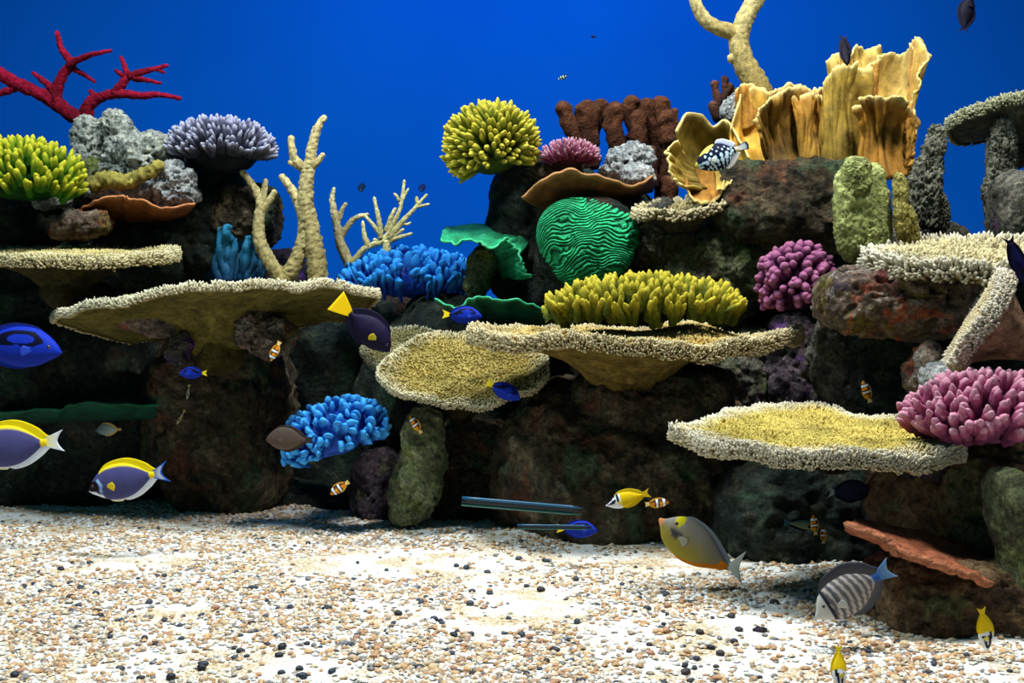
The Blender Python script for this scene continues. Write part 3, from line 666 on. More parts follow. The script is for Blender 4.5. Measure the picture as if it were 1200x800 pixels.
# right
rock('reef_rock', 'grey-green crusted rock under the right end of the middle table coral', 868, 440, 3.45, 34, 56, .12, R_grey, 61, LEDGE, sub=5, amp=.3)
rock('reef_rock', 'purple-tinged rock with pale crust behind the low yellow table coral', 925, 440, 3.42, 40, 70, .12, R_purple, 62, LEDGE, sub=5, amp=.25)
rock('reef_rock', 'grey lichen-patched rock face below the purple-pink finger coral', 985, 436, 3.12, 30, 66, .10, R_grey, 63, LEDGE, sub=5, amp=.3, rot=8)
rock('reef_rock', 'mottled boulder with orange patches below the right table coral', 1052, 350, 2.78, 90, 46, .19, R_mottled, 64, None, sub=6, amp=.22, pits=.5, box=2.8)
rock('reef_rock', 'dark rock under the mottled boulder on the right', 1075, 430, 3.05, 90, 62, .16, R_dark, 65, LEDGE)
rock('reef_rock', 'crusty brown stone beside the white rock on the right', 1083, 432, 2.62, 17, 30, .06, R_mottled, 66, 'small rocks', sub=5, amp=.35, rot=-12)
rock('rubble_rock', 'bluish white smooth stone behind the large pink finger coral', 1110, 444, 2.56, 31, 21, .08, R_white, 67, 'small rocks', sub=5, amp=.2)
rock('reef_rock', 'brown rock mass under the large pink finger coral', 1160, 585, 2.55, 120, 85, .26, R_tan, 68, LEDGE, sub=5)
rock('reef_rock', 'brown rock at the lower right resting on the gravel', 1130, 715, 2.24, 118, 66, .17, R_tan, 69, LEDGE, sub=6, rot=-10, amp=.16)
rock('reef_rock', 'mossy rock at the right edge above the gravel', 1200, 640, 2.14, 26, 95, .10, R_greenish, 70, LEDGE, sub=5, rot=14, amp=.2)
rock('reef_rock', 'dark cave rock behind the striped sailfin fish', 930, 610, 3.5, 170, 90, .2, R_dark, 71, LEDGE)
rock('reef_rock', 'pale crusted stone above the orange slab coral', 1148, 632, 2.3, 24, 22, .06, R_greenish, 72, 'small rocks', sub=5, amp=.35)
rock('reef_rock', 'rock with a bright purple crust under the low yellow table coral', 1090, 545, 2.44, 24, 20, .06, R_purple, 73, 'small rocks', sub=5, amp=.3)
rock('reef_rock', 'grey rounded rock at the far right behind the right table coral', 1190, 245, 3.0, 26, 46, .10, R_grey, 74, LEDGE, sub=5, amp=.15)
rock('reef_rock', 'rock ledge under the grey rough columns', 1075, 285, 3.25, 62, 26, .10, R_grey, 75, LEDGE, sub=5)

rock('reef_rock', 'dark rock at the right edge behind the triangular plate coral', 1205, 400, 2.85, 60, 90, .14, R_dark, 76, LEDGE, sub=5)
rock('reef_rock', 'dark rock between the mottled boulder and the right table coral', 1150, 350, 3.0, 80, 45, .12, R_dark, 77, LEDGE, sub=5)
rock('reef_rock', 'added dark rock that blackens the cave under the low yellow table coral', 945, 602, 2.95, 112, 78, .16, R_dark, 78, LEDGE, sub=5, amp=.25)  # added so the cave reads as black shade
# ------------------------------------------------------------------ table corals
ROUND = [(0, 100), (45, 97), (90, 100), (135, 96), (180, 100), (225, 97), (270, 100), (315, 98)]
def scl(o, s): return [(a, r * s) for a, r in o]
table('table_coral', 'beige table coral cut by the left edge, higher of the two on the left', 76, 300, 3.5, scl(ROUND, 1.27), .30, pitch=8, dish=.0, stalk=.09, spow=4, stalk_r=.08, n=5200, bl=.019, br=.0050, c_base=(140, 114, 52), c_tip=(214, 200, 138), c_rim=(236, 228, 184), c_under=(70, 62, 34), seed=101, edge=.024)
table('table_coral', 'very wide beige table coral on a broad olive funnel, below the antler coral', 255, 360, 3.4, [(0, 184), (40, 176), (90, 172), (140, 178), (180, 184), (210, 180), (250, 176), (300, 182)], .33, pitch=-10, roll=5, dish=-.012, stalk=.12, spow=4.6, stalk_r=.075, n=6500, bl=.014, br=.0046, c_base=(156, 134, 72), c_tip=(228, 220, 170), c_rim=(246, 242, 214), c_under=(104, 94, 44), seed=102, foot=.16, off=(-.02, .05), wave=.016)
table('table_coral', 'long thick table coral in the middle beneath the yellow bush coral', 742, 392, 3.05, [(0, 194), (40, 178), (90, 160), (140, 176), (170, 192), (200, 190), (240, 170), (270, 160), (320, 178)], .30, pitch=6, roll=-1, dish=.006, stalk=.11, spow=4.0, stalk_r=.09, n=7000, bl=.013, br=.0044, c_base=(156, 122, 50), c_tip=(214, 192, 120), c_rim=(240, 230, 190), c_under=(120, 100, 46), seed=103, foot=.22, edge=.042, wave=.02, off=(.0, .08))
table('plate_coral', 'rounded beige plate coral tilted to face out, with a blue fish before it', 543, 434, 3.3, [(0, 99), (30, 96), (60, 80), (90, 84), (120, 92), (160, 94), (200, 98), (230, 98), (270, 92), (300, 96), (330, 100)], .225, pitch=30, roll=2, dish=.02, stalk=.14, spow=5, stalk_r=.055, n=4600, bl=.009, br=.0040, c_base=(132, 112, 48), c_tip=(206, 188, 112), c_rim=(244, 238, 204), c_under=(84, 76, 44), seed=104, wave=.022, off=(-.02, .06))
table('plate_coral', 'small plate coral in shade-darkened colours just behind the purple fish with a yellow tail', 478, 412, 3.62, scl(ROUND, .52), .14, pitch=32, dish=.01, stalk=.1, n=1600, bl=.010, br=.0044, c_base=(110, 100, 56), c_tip=(176, 170, 120), c_rim=(206, 204, 170), c_under=(70, 66, 40), seed=105)  # the shade on this plate is put into its darker colours
table('table_coral', 'broad low yellow table coral with a white rim on the right', 958, 506, 2.45, [(0, 156), (30, 150), (52, 120), (75, 172), (98, 146), (125, 116), (150, 120), (172, 150), (181, 170), (196, 158), (220, 146), (245, 148), (270, 156), (310, 162), (340, 160)], .30, pitch=7, roll=-1, dish=.008, stalk=.06, spow=6, stalk_r=.06, n=9500, bl=.0105, br=.0037, c_base=(176, 150, 60), c_tip=(224, 206, 112), c_rim=(250, 246, 232), c_under=(70, 60, 34), seed=106, edge=.036, wave=.012, off=(.08, .14))
table('table_coral', 'coarse beige table coral with long branchlets on the mottled boulder', 1135, 300, 2.72, scl(ROUND, 1.12), .235, pitch=13, roll=3, dish=.0, stalk=.08, spow=3, stalk_r=.07, n=3000, bl=.028, br=.0056, c_base=(136, 116, 62), c_tip=(222, 210, 164), c_rim=(244, 240, 220), c_under=(86, 74, 42), seed=107, edge=.032, lean=1.0)
table('table_coral', 'dim green-grey table coral at the top right corner of the reef', 1198, 132, 3.2, scl(ROUND, .82), .18, pitch=-9, roll=9, dish=.0, stalk=.08, spow=3, stalk_r=.06, n=2600, bl=.014, br=.0048, c_base=(96, 96, 62), c_tip=(160, 160, 116), c_rim=(192, 194, 160), c_under=(70, 72, 56), seed=108, edge=.03, off=(-.02, .03))
table('plate_coral', 'steeply tilted triangular plate coral above the large pink finger coral', 1142, 372, 2.42, scl(ROUND, .60), .13, pitch=-14, roll=58, dish=.0, stalk=.13, spow=1.6, stalk_r=.035, n=2600, bl=.013, br=.0046, c_base=(144, 116, 74), c_tip=(226, 212, 172), c_rim=(246, 240, 222), c_under=(142, 108, 84), seed=109, edge=.03)
table('plate_coral', 'small crusty beige coral below the yellow shell-shaped coral', 800, 250, 3.36, [(0, 56), (60, 48), (120, 50), (180, 54), (240, 46), (300, 52)], .10, pitch=16, roll=4, dish=.02, stalk=.08, n=900, bl=.019, br=.0062, c_base=(120, 104, 56), c_tip=(206, 190, 136), c_rim=(226, 214, 176), c_under=(84, 80, 60), seed=110, lean=1.0)

# ------------------------------------------------------------------ finger corals
fingers('finger_coral', 'bright yellow-green finger coral cut by the left edge', 28, 206, 3.55, 72, 46, .17, 440, 4.1, 23, (60, 120, 20), (196, 206, 40), (232, 224, 60), up=.45, core=(20, 70, 20), seed=1, theta=112, cull=.3, taper=.75)
fingers('finger_coral', 'lavender-grey finger coral dome on the left', 259, 176, 3.8, 66, 40, .17, 430, 3.0, 21, (66, 70, 88), (150, 150, 186), (206, 208, 230), up=.30, core=(26, 34, 40), seed=2, theta=100, cull=.3, taper=.8, knob=.18)
fingers('finger_coral', 'round yellow finger coral standing on the dark pillar', 575, 170, 3.6, 58, 52, .16, 430, 3.9, 27, (100, 116, 40), (200, 200, 66), (238, 222, 80), up=.22, core=(60, 80, 30), seed=3, theta=130, lean=(-.05, -.12), tilt=12, cull=.3, taper=.8)
fingers('finger_coral', 'small pink finger coral on the brown plate coral', 668, 182, 3.58, 36, 20, .095, 210, 1.9, 17, (130, 60, 90), (206, 116, 150), (240, 190, 206), up=.35, core=(60, 30, 44), seed=4, theta=98, cull=.35, taper=.7)
fingers('finger_coral', 'long yellow bushy finger coral lying on the middle table coral', 757, 354, 3.06, 116, 36, .16, 430, 5.0, 30, (96, 110, 40), (206, 196, 54), (240, 222, 76), up=.5, core=(60, 66, 30), seed=5, theta=99, cull=.25, taper=.72, knob=.24)
fingers('finger_coral', 'purple-pink stubby finger coral beside the mottled boulder', 934, 332, 3.0, 49, 50, .11, 200, 6.0, 24, (70, 30, 72), (146, 70, 120), (196, 120, 164), up=.12, core=(50, 20, 50), seed=6, theta=128, taper=.85, cull=.3, lean=(0, -.15), knob=.18)
fingers('finger_coral', 'large pink finger coral at the right edge above the gravel', 1152, 486, 2.3, 96, 56, .17, 330, 7.0, 38, (126, 60, 98), (236, 122, 168), (250, 184, 208), up=.42, core=(70, 40, 56), seed=7, theta=102, taper=.75, knob=.26, cull=.25, lean=(-.05, -.18), inner=.6)

# leather corals
def leather(name, label, px, py, d, rx, rz, ry, n, fr, fl, c0, c1, seed, **kw):
    return fingers(name, label, px, py, d, rx, rz, ry, n, fr, fl, c0, c1, None, seed=seed, mat=M_leather, pn='lobe', knob=.34, group='blue leather corals', core=c0, coremat=M_leather, flat=.6, club=True, bend=.06, **kw)
leather('leather_coral', 'bright blue lobed leather coral beside the slender branching coral', 482, 326, 3.95, 82, 38, .16, 230, 5.6, 30, (6, 64, 170), (40, 160, 252), 11, up=.55, theta=98, fmin=.5, fmax=1.3, cull=.4)
leather('leather_coral', 'blue lobed soft coral in the dark cave on the left', 392, 508, 3.28, 66, 42, .12, 200, 6.0, 28, (8, 72, 176), (60, 170, 255), 12, up=.4, theta=118, fmin=.5, fmax=1.2, lean=(.15, -.3), cull=.4, tilt=18)
lt = root('leather_coral', P(268, 325, 3.9), 'teal folded upright leather coral on the left behind the table corals', 'coral', 'blue leather corals')
TE = dict(c0=(10, 52, 92), c1=(30, 120, 160), thick=.02, nu=60, nv=18)
sheet('fold', lt, M_leather, base=[(240, 326, 3.9), (262, 330, 3.84), (298, 326, 3.9)], rim=[(242, 282, 3.88), (268, 264, 3.82), (298, 276, 3.88)], ruf=.03, rfreq=9, flute=.012, ffreq=7, seed=1, **TE)
sheet('fold', lt, M_leather, base=[(228, 326, 3.98), (240, 328, 3.95), (252, 326, 3.95)], rim=[(224, 280, 3.96), (234, 268, 3.93), (244, 276, 3.95)], ruf=.02, rfreq=6, flute=.01, ffreq=4, seed=2, **TE)
sheet('fold', lt, M_leather, base=[(280, 326, 3.88), (292, 330, 3.84), (306, 326, 3.9)], rim=[(278, 284, 3.86), (294, 276, 3.82), (312, 292, 3.88)], ruf=.02, rfreq=6, flute=.01, ffreq=4, seed=3, **TE)

# ------------------------------------------------------------------ branching corals
branching('red_branching_coral', 'crimson red branching coral at the top left', 'coral', (104, 145), 3.9, [
    ('trunk', [(106, 148), (84, 134), (60, 117), (40, 107), (20, 98), (0, 86), (-16, 74)], 9, 6.5),
    ('branch', [(24, 101), (8, 107), (-16, 113)], 4.5, 3.5),
    ('branch', [(64, 120), (67, 104), (74, 87), (84, 75), (78, 66), (71, 55), (66, 35)], 7.5, 2.6),
    ('branch', [(80, 77, -.01), (94, 69, -.03), (112, 63, -.05), (132, 59, -.06)], 4.5, 1.8),
    ('branch', [(82, 79), (96, 86), (113, 97)], 4.0, 1.8),
    ('branch', [(64, 108), (52, 96), (37, 84)], 5.0, 2.2),
    ('branch', [(100, 142), (104, 124), (118, 114), (138, 110), (165, 112), (188, 111), (214, 116)], 8.5, 2.2),
    ('branch', [(133, 111), (142, 100), (149, 90), (146, 78), (141, 65)], 6, 1.8),
    ('branch', [(146, 90), (140, 86), (134, 81)], 3.2, 1.8),
    ('branch', [(150, 90), (164, 85), (180, 81), (198, 76)], 4.6, 2.2),
    ('branch', [(182, 80), (188, 83), (194, 86)], 2.6, 1.6),
    ('branch', [(156, 92), (172, 94), (190, 98)], 3.8, 1.8),
    ('branch', [(114, 116), (109, 110), (104, 105)], 3.6, 2.4)],
    (104, 10, 30), (168, 22, 56), M_sponge, 200, bumpy=.26, bfreq=120)
ANT = dict(bumpy=.2, bfreq=150, na=20, step=.0045)
branching('antler_coral', 'tall beige antler coral with two main trunks on the wide left table coral', 'coral', (352, 335), 3.78, [
    ('trunk', [(374, 338), (370, 300), (364, 268), (358, 240), (359, 212), (363, 190), (366, 172), (372, 150), (382, 135)], [12, 11.5, 10.5, 10, 8.5, 6.5, 5.8, 5, 3.2], 0),
    ('branch', [(362, 200), (352, 194), (345, 186), (342, 172), (341, 158)], 6.5, 3.6),
    ('branch', [(352, 194), (345, 192), (337, 189)], 4.5, 2.6),
    ('branch', [(364, 196), (372, 190), (380, 179)], 4.5, 3.0),
    ('trunk', [(328, 334), (343, 314), (354, 288), (357, 262), (351, 240), (342, 222), (328, 204)], 10.5, 4.0),
    ('branch', [(354, 240), (350, 230), (349, 224)], 4, 3),
    ('branch', [(330, 326), (317, 308), (305, 285), (303, 262), (306, 242), (302, 228), (294, 214), (282, 199)], 9, 3.4),
    ('branch', [(305, 246), (309, 228), (312, 209)], 5, 2.8),
    ('branch', [(305, 250), (315, 236), (323, 222)], 5, 2.8)],
    (150, 136, 86), (206, 192, 140), M_coral, 220, **ANT)
branching('slender_branch_coral', 'slim pale branching coral with three arms left of the blue leather coral', 'coral', (408, 308), 3.95, [
    ('trunk', [(410, 310), (400, 288), (395, 265), (391, 245), (389, 232), (392, 219)], 6.5, 2.2),
    ('branch', [(395, 262), (400, 248), (406, 237)], 3.6, 2.2),
    ('branch', [(399, 278), (408, 264), (417, 255), (433, 251)], 4, 2.4)],
    (146, 136, 96), (206, 196, 150), M_coral, 240, **ANT)
branching('slender_branch_coral', 'bushy fine pale branching coral rising over the blue leather coral', 'coral', (452, 300), 3.92, [
    ('trunk', [(412, 309), (424, 294), (436, 287), (450, 282), (456, 270)], 3.6, 3.4),
    ('foot', [(453, 304), (453, 292), (453, 280)], 6, 4),
    ('branch', [(432, 289), (427, 276), (425, 258)], 4, 1.8),
    ('branch', [(447, 280), (444, 258), (438, 230)], 4, 1.8),
    ('branch', [(447, 276), (437, 263), (427, 252)], 3, 1.6),
    ('branch', [(453, 278), (462, 260), (470, 240), (474, 210)], 3.4, 1.8),
    ('branch', [(468, 240), (474, 230), (479, 220)], 2, 1.2),
    ('branch', [(468, 236), (465, 230), (461, 226)], 2, 1.4),
    ('branch', [(455, 280), (470, 262), (484, 246), (501, 227)], 3.6, 1.6),
    ('branch', [(456, 276), (472, 258), (488, 242), (488, 230)], 3, 1.8),
    ('branch', [(486, 243), (495, 241), (504, 239)], 2, 1.4),
    ('branch', [(452, 272), (458, 255), (464, 243)], 3, 1.8),
    ('branch', [(455, 283), (468, 278), (484, 273)], 3, 1.8),
    ('branch', [(456, 280), (466, 273), (474, 268)], 2.4, 1.4),
    ('branch', [(470, 262), (477, 263), (482, 260)], 1.8, 1.2),
    ('branch', [(444, 284), (440, 282), (438, 279)], 3, 2.4)],
    (156, 148, 96), (212, 206, 150), M_coral, 260, **ANT)
branching('antler_coral', 'thick pale antler coral rising out of the frame above the yellow leafy corals', 'coral', (888, 110), 3.5, [
    ('trunk', [(892, 114), (882, 92), (871, 72), (866, 52), (868, 36), (874, 20), (882, 4), (892, -18)], [16, 14, 12.5, 11.5, 11, 10.5, 10, 9.5], 0),
    ('branch', [(868, 44), (856, 37), (842, 33), (828, 25), (818, 10), (812, -8), (808, -22)], 9.5, 6),
    ('branch', [(868, 72), (860, 69), (852, 66)], 8, 5),
    ('branch', [(880, 14), (888, 4), (899, -14)], 7, 5)],
    (150, 130, 70), (200, 186, 130), M_coral, 280, bumpy=.11, bfreq=120, na=28, step=.006)

branching('crust_coral', 'mustard crusty branching coral lying on the pale rubble on the left', 'coral', (150, 222), 3.66, [
    ('branch', [(106, 218), (122, 211), (142, 213), (160, 212)], 10, 9),
    ('branch', [(150, 214), (166, 206), (180, 198), (192, 190)], 8, 6)],
    (120, 112, 52), (160, 148, 70), M_coral, 295, na=18, bumpy=.35, bfreq=90, step=.006)
# brown tube sponges
SP0, SP1 = (46, 26, 20), (100, 62, 42)
branching('tube_sponge', 'brown tube sponge with two spread tubes left of the brown sponge cluster', 'sponge', (694, 195), 3.85, [
    ('tube', [(694, 196), (680, 172), (668, 146), (656, 118)], 9, 10),
    ('tube', [(694, 198), (692, 170), (689, 142), (688, 116)], 9, 15),
    ('tube', [(692, 160, .02), (700, 136, .02), (708, 116, .02)], 9, 11)],
    SP0, SP1, M_sponge, 300, na=20, bumpy=.22, bfreq=34, bands=.09, step=.008, cap_open=True)
branching('tube_sponge', 'dense cluster of brown lumpy tube sponges behind the white arched rock', 'sponge', (772, 245), 3.82, [
    ('tube', [(738, 190), (724, 168), (718, 148), (722, 118)], 10, 11),
    ('tube', [(752, 180), (746, 150), (738, 130), (744, 112)], 10, 11),
    ('tube', [(766, 200), (760, 160), (756, 135), (762, 115)], 11, 12),
    ('tube', [(772, 210, .02), (774, 165, .02), (772, 135, .02), (773, 112, .02)], 13, 13),
    ('tube', [(778, 240), (784, 190), (784, 155), (778, 128)], 14, 11),
    ('tube', [(760, 215, -.05), (752, 180, -.05), (748, 150, -.05), (752, 128, -.05)], 10, 11),
    ('tube', [(786, 200), (790, 160), (790, 126)], 5, 4.5),
    ('tube', [(766, 220, -.1), (764, 195, -.1), (764, 170, -.1)], 6, 4.5),
    ('tube', [(784, 262, -.06), (784, 232, -.06), (780, 205, -.06)], 13, 9),
    ('tube', [(740, 165), (748, 150), (758, 140)], 8, 9)],
    SP0, SP1, M_sponge, 320, na=20, bumpy=.26, bfreq=34, bands=.07, step=.008, cap_open=True)
branching('branching_sponge', 'small dark brown knobbly sponge left of the thick antler coral', 'sponge', (845, 140), 3.56, [
    ('tube', [(842, 142), (836, 126), (834, 118)], 6, 6),
    ('tube', [(848, 140), (840, 112), (836, 94)], 4, 5.5),
    ('tube', [(850, 138), (850, 108), (849, 88)], 4, 4.5),
    ('tube', [(852, 138), (858, 116), (866, 104)], 5, 5),
    ('tube', [(848, 130), (856, 122), (866, 116)], 5, 5),
    ('tube', [(846, 120), (854, 104), (858, 98)], 4, 5)],
    (50, 34, 34), (112, 74, 60), M_sponge, 340, na=14, bumpy=.25, bfreq=40)

# ------------------------------------------------------------------ leafy and plate corals
yl = root('leafy_coral', P(832, 232, 3.34), 'yellow shell-shaped leafy coral behind the spotted triggerfish', 'coral', 'yellow leafy corals')
Y0, Y1, YR = (122, 100, 34), (192, 160, 66), (238, 214, 136)
def frond(par, **kw):
    k = dict(c0=Y0, c1=Y1, rimc=YR, thick=.011, nu=64, nv=22); k.update(kw)
    return sheet('frond', par, M_frond, **k)
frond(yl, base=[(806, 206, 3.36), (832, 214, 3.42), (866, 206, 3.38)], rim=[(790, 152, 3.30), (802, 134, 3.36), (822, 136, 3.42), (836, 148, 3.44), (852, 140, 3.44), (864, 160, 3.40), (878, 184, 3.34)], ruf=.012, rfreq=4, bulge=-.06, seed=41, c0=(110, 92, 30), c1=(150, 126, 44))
frond(yl, base=[(812, 196, 3.34), (818, 212, 3.33), (828, 222, 3.33)], rim=[(792, 164, 3.30), (784, 182, 3.27), (788, 204, 3.26), (800, 218, 3.27)], ruf=.02, rfreq=6, bulge=.02, seed=42)
frond(yl, base=[(804, 192, 3.36), (826, 196, 3.36), (852, 196, 3.38)], rim=[(802, 220, 3.30), (814, 236, 3.28), (834, 236, 3.28), (852, 214, 3.32)], ruf=.015, rfreq=4, bulge=.02, seed=43, c0=(150, 104, 30), c1=(166, 112, 36))
frond(yl, base=[(838, 200, 3.35), (856, 206, 3.37), (868, 200, 3.38)], rim=[(840, 224, 3.30), (858, 214, 3.29), (880, 192, 3.32)], ruf=.012, rfreq=4, seed=44)

yc = root('leafy_coral', P(915, 195, 3.4), 'ochre ruffled leafy coral in the middle of the yellow row', 'coral', 'yellow leafy corals')
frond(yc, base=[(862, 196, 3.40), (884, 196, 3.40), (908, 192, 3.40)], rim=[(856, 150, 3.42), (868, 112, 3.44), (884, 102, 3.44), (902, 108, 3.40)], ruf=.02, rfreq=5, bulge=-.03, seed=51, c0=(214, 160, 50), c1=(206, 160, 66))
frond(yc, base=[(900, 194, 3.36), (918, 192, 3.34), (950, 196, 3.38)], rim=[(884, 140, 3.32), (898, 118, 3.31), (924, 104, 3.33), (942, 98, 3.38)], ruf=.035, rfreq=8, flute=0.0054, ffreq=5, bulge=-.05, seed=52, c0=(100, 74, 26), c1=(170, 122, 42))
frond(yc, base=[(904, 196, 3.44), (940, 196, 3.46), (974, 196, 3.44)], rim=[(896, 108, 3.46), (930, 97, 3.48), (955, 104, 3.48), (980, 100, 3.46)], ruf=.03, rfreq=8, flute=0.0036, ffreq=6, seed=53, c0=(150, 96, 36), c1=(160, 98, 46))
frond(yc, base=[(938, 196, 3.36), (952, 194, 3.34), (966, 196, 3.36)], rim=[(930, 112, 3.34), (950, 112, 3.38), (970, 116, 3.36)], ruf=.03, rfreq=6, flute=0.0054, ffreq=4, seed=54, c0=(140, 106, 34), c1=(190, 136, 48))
frond(yc, base=[(862, 128, 3.47), (874, 122, 3.46), (888, 114, 3.46)], rim=[(866, 108, 3.45), (874, 102, 3.45), (886, 98, 3.45)], ruf=.01, rfreq=3, seed=55, c0=(160, 108, 36), c1=(180, 124, 50))
frond(yc, base=[(864, 150, 3.46), (874, 152, 3.44), (886, 146, 3.44)], rim=[(862, 106, 3.45), (872, 98, 3.44), (888, 100, 3.44)], ruf=.012, rfreq=4, seed=56, c0=(176, 124, 40), c1=(190, 134, 52), rimc=YR)  # orange colour stands for a stripe of shading on the coral

yr = root('leafy_coral', P(1020, 205, 3.34), 'tall yellow leafy coral at the right end of the yellow row', 'coral', 'yellow leafy corals')
frond(yr, base=[(962, 200, 3.34), (985, 202, 3.30), (1012, 204, 3.34)], rim=[(964, 100, 3.33), (974, 82, 3.30), (996, 74, 3.29), (1020, 80, 3.34)], ruf=.022, rfreq=6, flute=0.0054, ffreq=4, seed=61, c0=(130, 104, 34), c1=(180, 148, 58))
frond(yr, base=[(978, 120, 3.42), (1000, 118, 3.42), (1030, 118, 3.42)], rim=[(968, 72, 3.40), (980, 62, 3.42), (994, 66, 3.43), (1004, 52, 3.44), (1018, 56, 3.44), (1034, 54, 3.42)], ruf=.025, rfreq=7, seed=62, c0=(190, 150, 60), c1=(216, 184, 96))
frond(yr, base=[(1026, 128, 3.38), (1044, 128, 3.38), (1064, 130, 3.36)], rim=[(1028, 66, 3.38), (1046, 62, 3.40), (1060, 60, 3.40), (1066, 50, 3.38), (1076, 58, 3.36), (1092, 64, 3.32)], ruf=.012, rfreq=6, bulge=-.04, seed=63, c0=(206, 168, 80), c1=(224, 196, 112))
frond(yr, base=[(1062, 130, 3.35), (1064, 136, 3.34), (1066, 146, 3.32)], rim=[(1076, 44, 3.36), (1088, 60, 3.32), (1080, 84, 3.30), (1072, 112, 3.30)], ruf=.012, rfreq=6, seed=64, c0=(180, 128, 50), c1=(206, 170, 84))
frond(yr, base=[(1010, 208, 3.28), (1036, 210, 3.24), (1068, 206, 3.28)], rim=[(1000, 126, 3.26), (1012, 114, 3.22), (1034, 112, 3.20), (1054, 116, 3.22), (1070, 132, 3.28)], ruf=.028, rfreq=9, flute=0.0063, ffreq=6, bulge=-.05, seed=65, c0=(150, 104, 34), c1=(190, 132, 44))
frond(yr, base=[(1056, 200, 3.27), (1062, 186, 3.26), (1062, 150, 3.26)], rim=[(1070, 204, 3.27), (1072, 178, 3.26), (1074, 142, 3.26), (1068, 118, 3.28)], ruf=.02, rfreq=10, seed=66, c0=(176, 124, 44), c1=(200, 146, 56))
frond(yr, base=[(1010, 125, 3.36), (1018, 128, 3.36), (1028, 126, 3.36)], rim=[(1012, 82, 3.36), (1020, 74, 3.36), (1030, 70, 3.36)], ruf=.02, rfreq=5, seed=67, c0=(180, 120, 50), c1=(200, 150, 66))
frond(yr, base=[(1064, 100, 3.38), (1070, 102, 3.37), (1076, 98, 3.36)], rim=[(1068, 50, 3.38), (1074, 43, 3.37), (1082, 48, 3.36)], ruf=.008, rfreq=4, seed=68, c0=(190, 140, 66), c1=(180, 140, 80))

bp = root('plate_coral', P(700, 240, 3.5), 'brown plate coral with a curled lip under the small pink finger coral', 'coral')
sheet('plate', bp, M_frond, base=[(640, 244, 3.62), (690, 240, 3.66), (764, 222, 3.62)], rim=[(612, 232, 3.40), (632, 212, 3.36), (660, 200, 3.34), (690, 204, 3.36), (722, 214, 3.38), (748, 216, 3.40), (766, 206, 3.46)], ruf=.012, rfreq=5, bulge=.02, thick=.014, seed=71, c0=(96, 62, 36), c1=(124, 80, 44), rimc=(176, 128, 78))
op = root('plate_coral', P(165, 255, 3.75), 'thin orange-brown plate coral under the pale rubble on the left', 'coral')
sheet('plate', op, M_frond, base=[(112, 262, 3.86), (160, 262, 3.88), (215, 254, 3.86)], rim=[(92, 245, 3.62), (112, 234, 3.60), (142, 229, 3.58), (152, 234, 3.58), (178, 238, 3.58), (204, 242, 3.60), (228, 236, 3.64)], ruf=.014, rfreq=7, bulge=.01, thick=.012, seed=72, c0=(90, 52, 34), c1=(140, 84, 50), rimc=(196, 128, 80))
G0, G1, GR = (12, 92, 62), (30, 150, 100), (70, 200, 140)
gp = root('plate_coral', P(585, 300, 3.6), 'wavy green plate coral between the blue leather coral and the green ridged coral', 'coral')
sheet('plate', gp, M_frond, base=[(522, 268, 3.66), (560, 264, 3.70), (600, 272, 3.70), (620, 284, 3.66)], rim=[(516, 282, 3.52), (532, 286, 3.48), (552, 281, 3.47), (574, 288, 3.46), (596, 282, 3.48), (612, 296, 3.50)], ruf=.02, rfreq=8, thick=.010, seed=73, c0=G0, c1=G1, rimc=GR)
sheet('plate', gp, M_frond, base=[(572, 296, 3.62), (582, 310, 3.62), (590, 326, 3.62)], rim=[(600, 280, 3.48), (612, 302, 3.46), (622, 326, 3.48)], ruf=.02, rfreq=6, thick=.010, seed=74, c0=G0, c1=G1, rimc=GR)
g2 = root('plate_coral', P(580, 375, 3.55), 'thin green plate coral rim under the blue leather coral', 'coral')
sheet('plate', g2, M_frond, base=[(536, 372, 3.62), (580, 378, 3.64), (645, 382, 3.62)], rim=[(510, 349, 3.46), (536, 355, 3.42), (566, 347, 3.42), (600, 350, 3.42), (642, 362, 3.44)], ruf=.012, rfreq=8, thick=.010, seed=75, c0=(10, 60, 44), c1=(20, 100, 70), rimc=(60, 180, 130))
# small green ledge in the dark on the left
g3 = root('plate_coral', P(110, 486, 3.6), 'dim green encrusting plate in the dark behind the left fish', 'coral')
sheet('plate', g3, M_frond, base=[(-10, 498, 3.62), (80, 492, 3.62), (205, 488, 3.6)], rim=[(-10, 484, 3.52), (60, 478, 3.50), (110, 474, 3.50), (205, 478, 3.52)], ruf=.012, rfreq=8, thick=.012, seed=76, c0=(8, 50, 38), c1=(10, 76, 52), rimc=(16, 96, 66))
# orange slab on the right
os_ = root('slab_coral', P(1100, 660, 2.15), 'salmon orange slab coral jutting out above the lower right rock', 'coral')
sheet('slab', os_, M_sponge, base=[(1000, 616, 2.22), (1045, 624, 2.24), (1090, 634, 2.27), (1140, 648, 2.28), (1186, 662, 2.28)], rim=[(990, 615, 2.12), (1030, 633, 2.08), (1070, 650, 2.06), (1115, 668, 2.05), (1148, 684, 2.06), (1184, 684, 2.10)], ruf=.016, rfreq=9, flute=.0, thick=.026, seed=77, c0=(150, 90, 64), c1=(170, 100, 72), rimc=(196, 126, 92), bulge=.012)

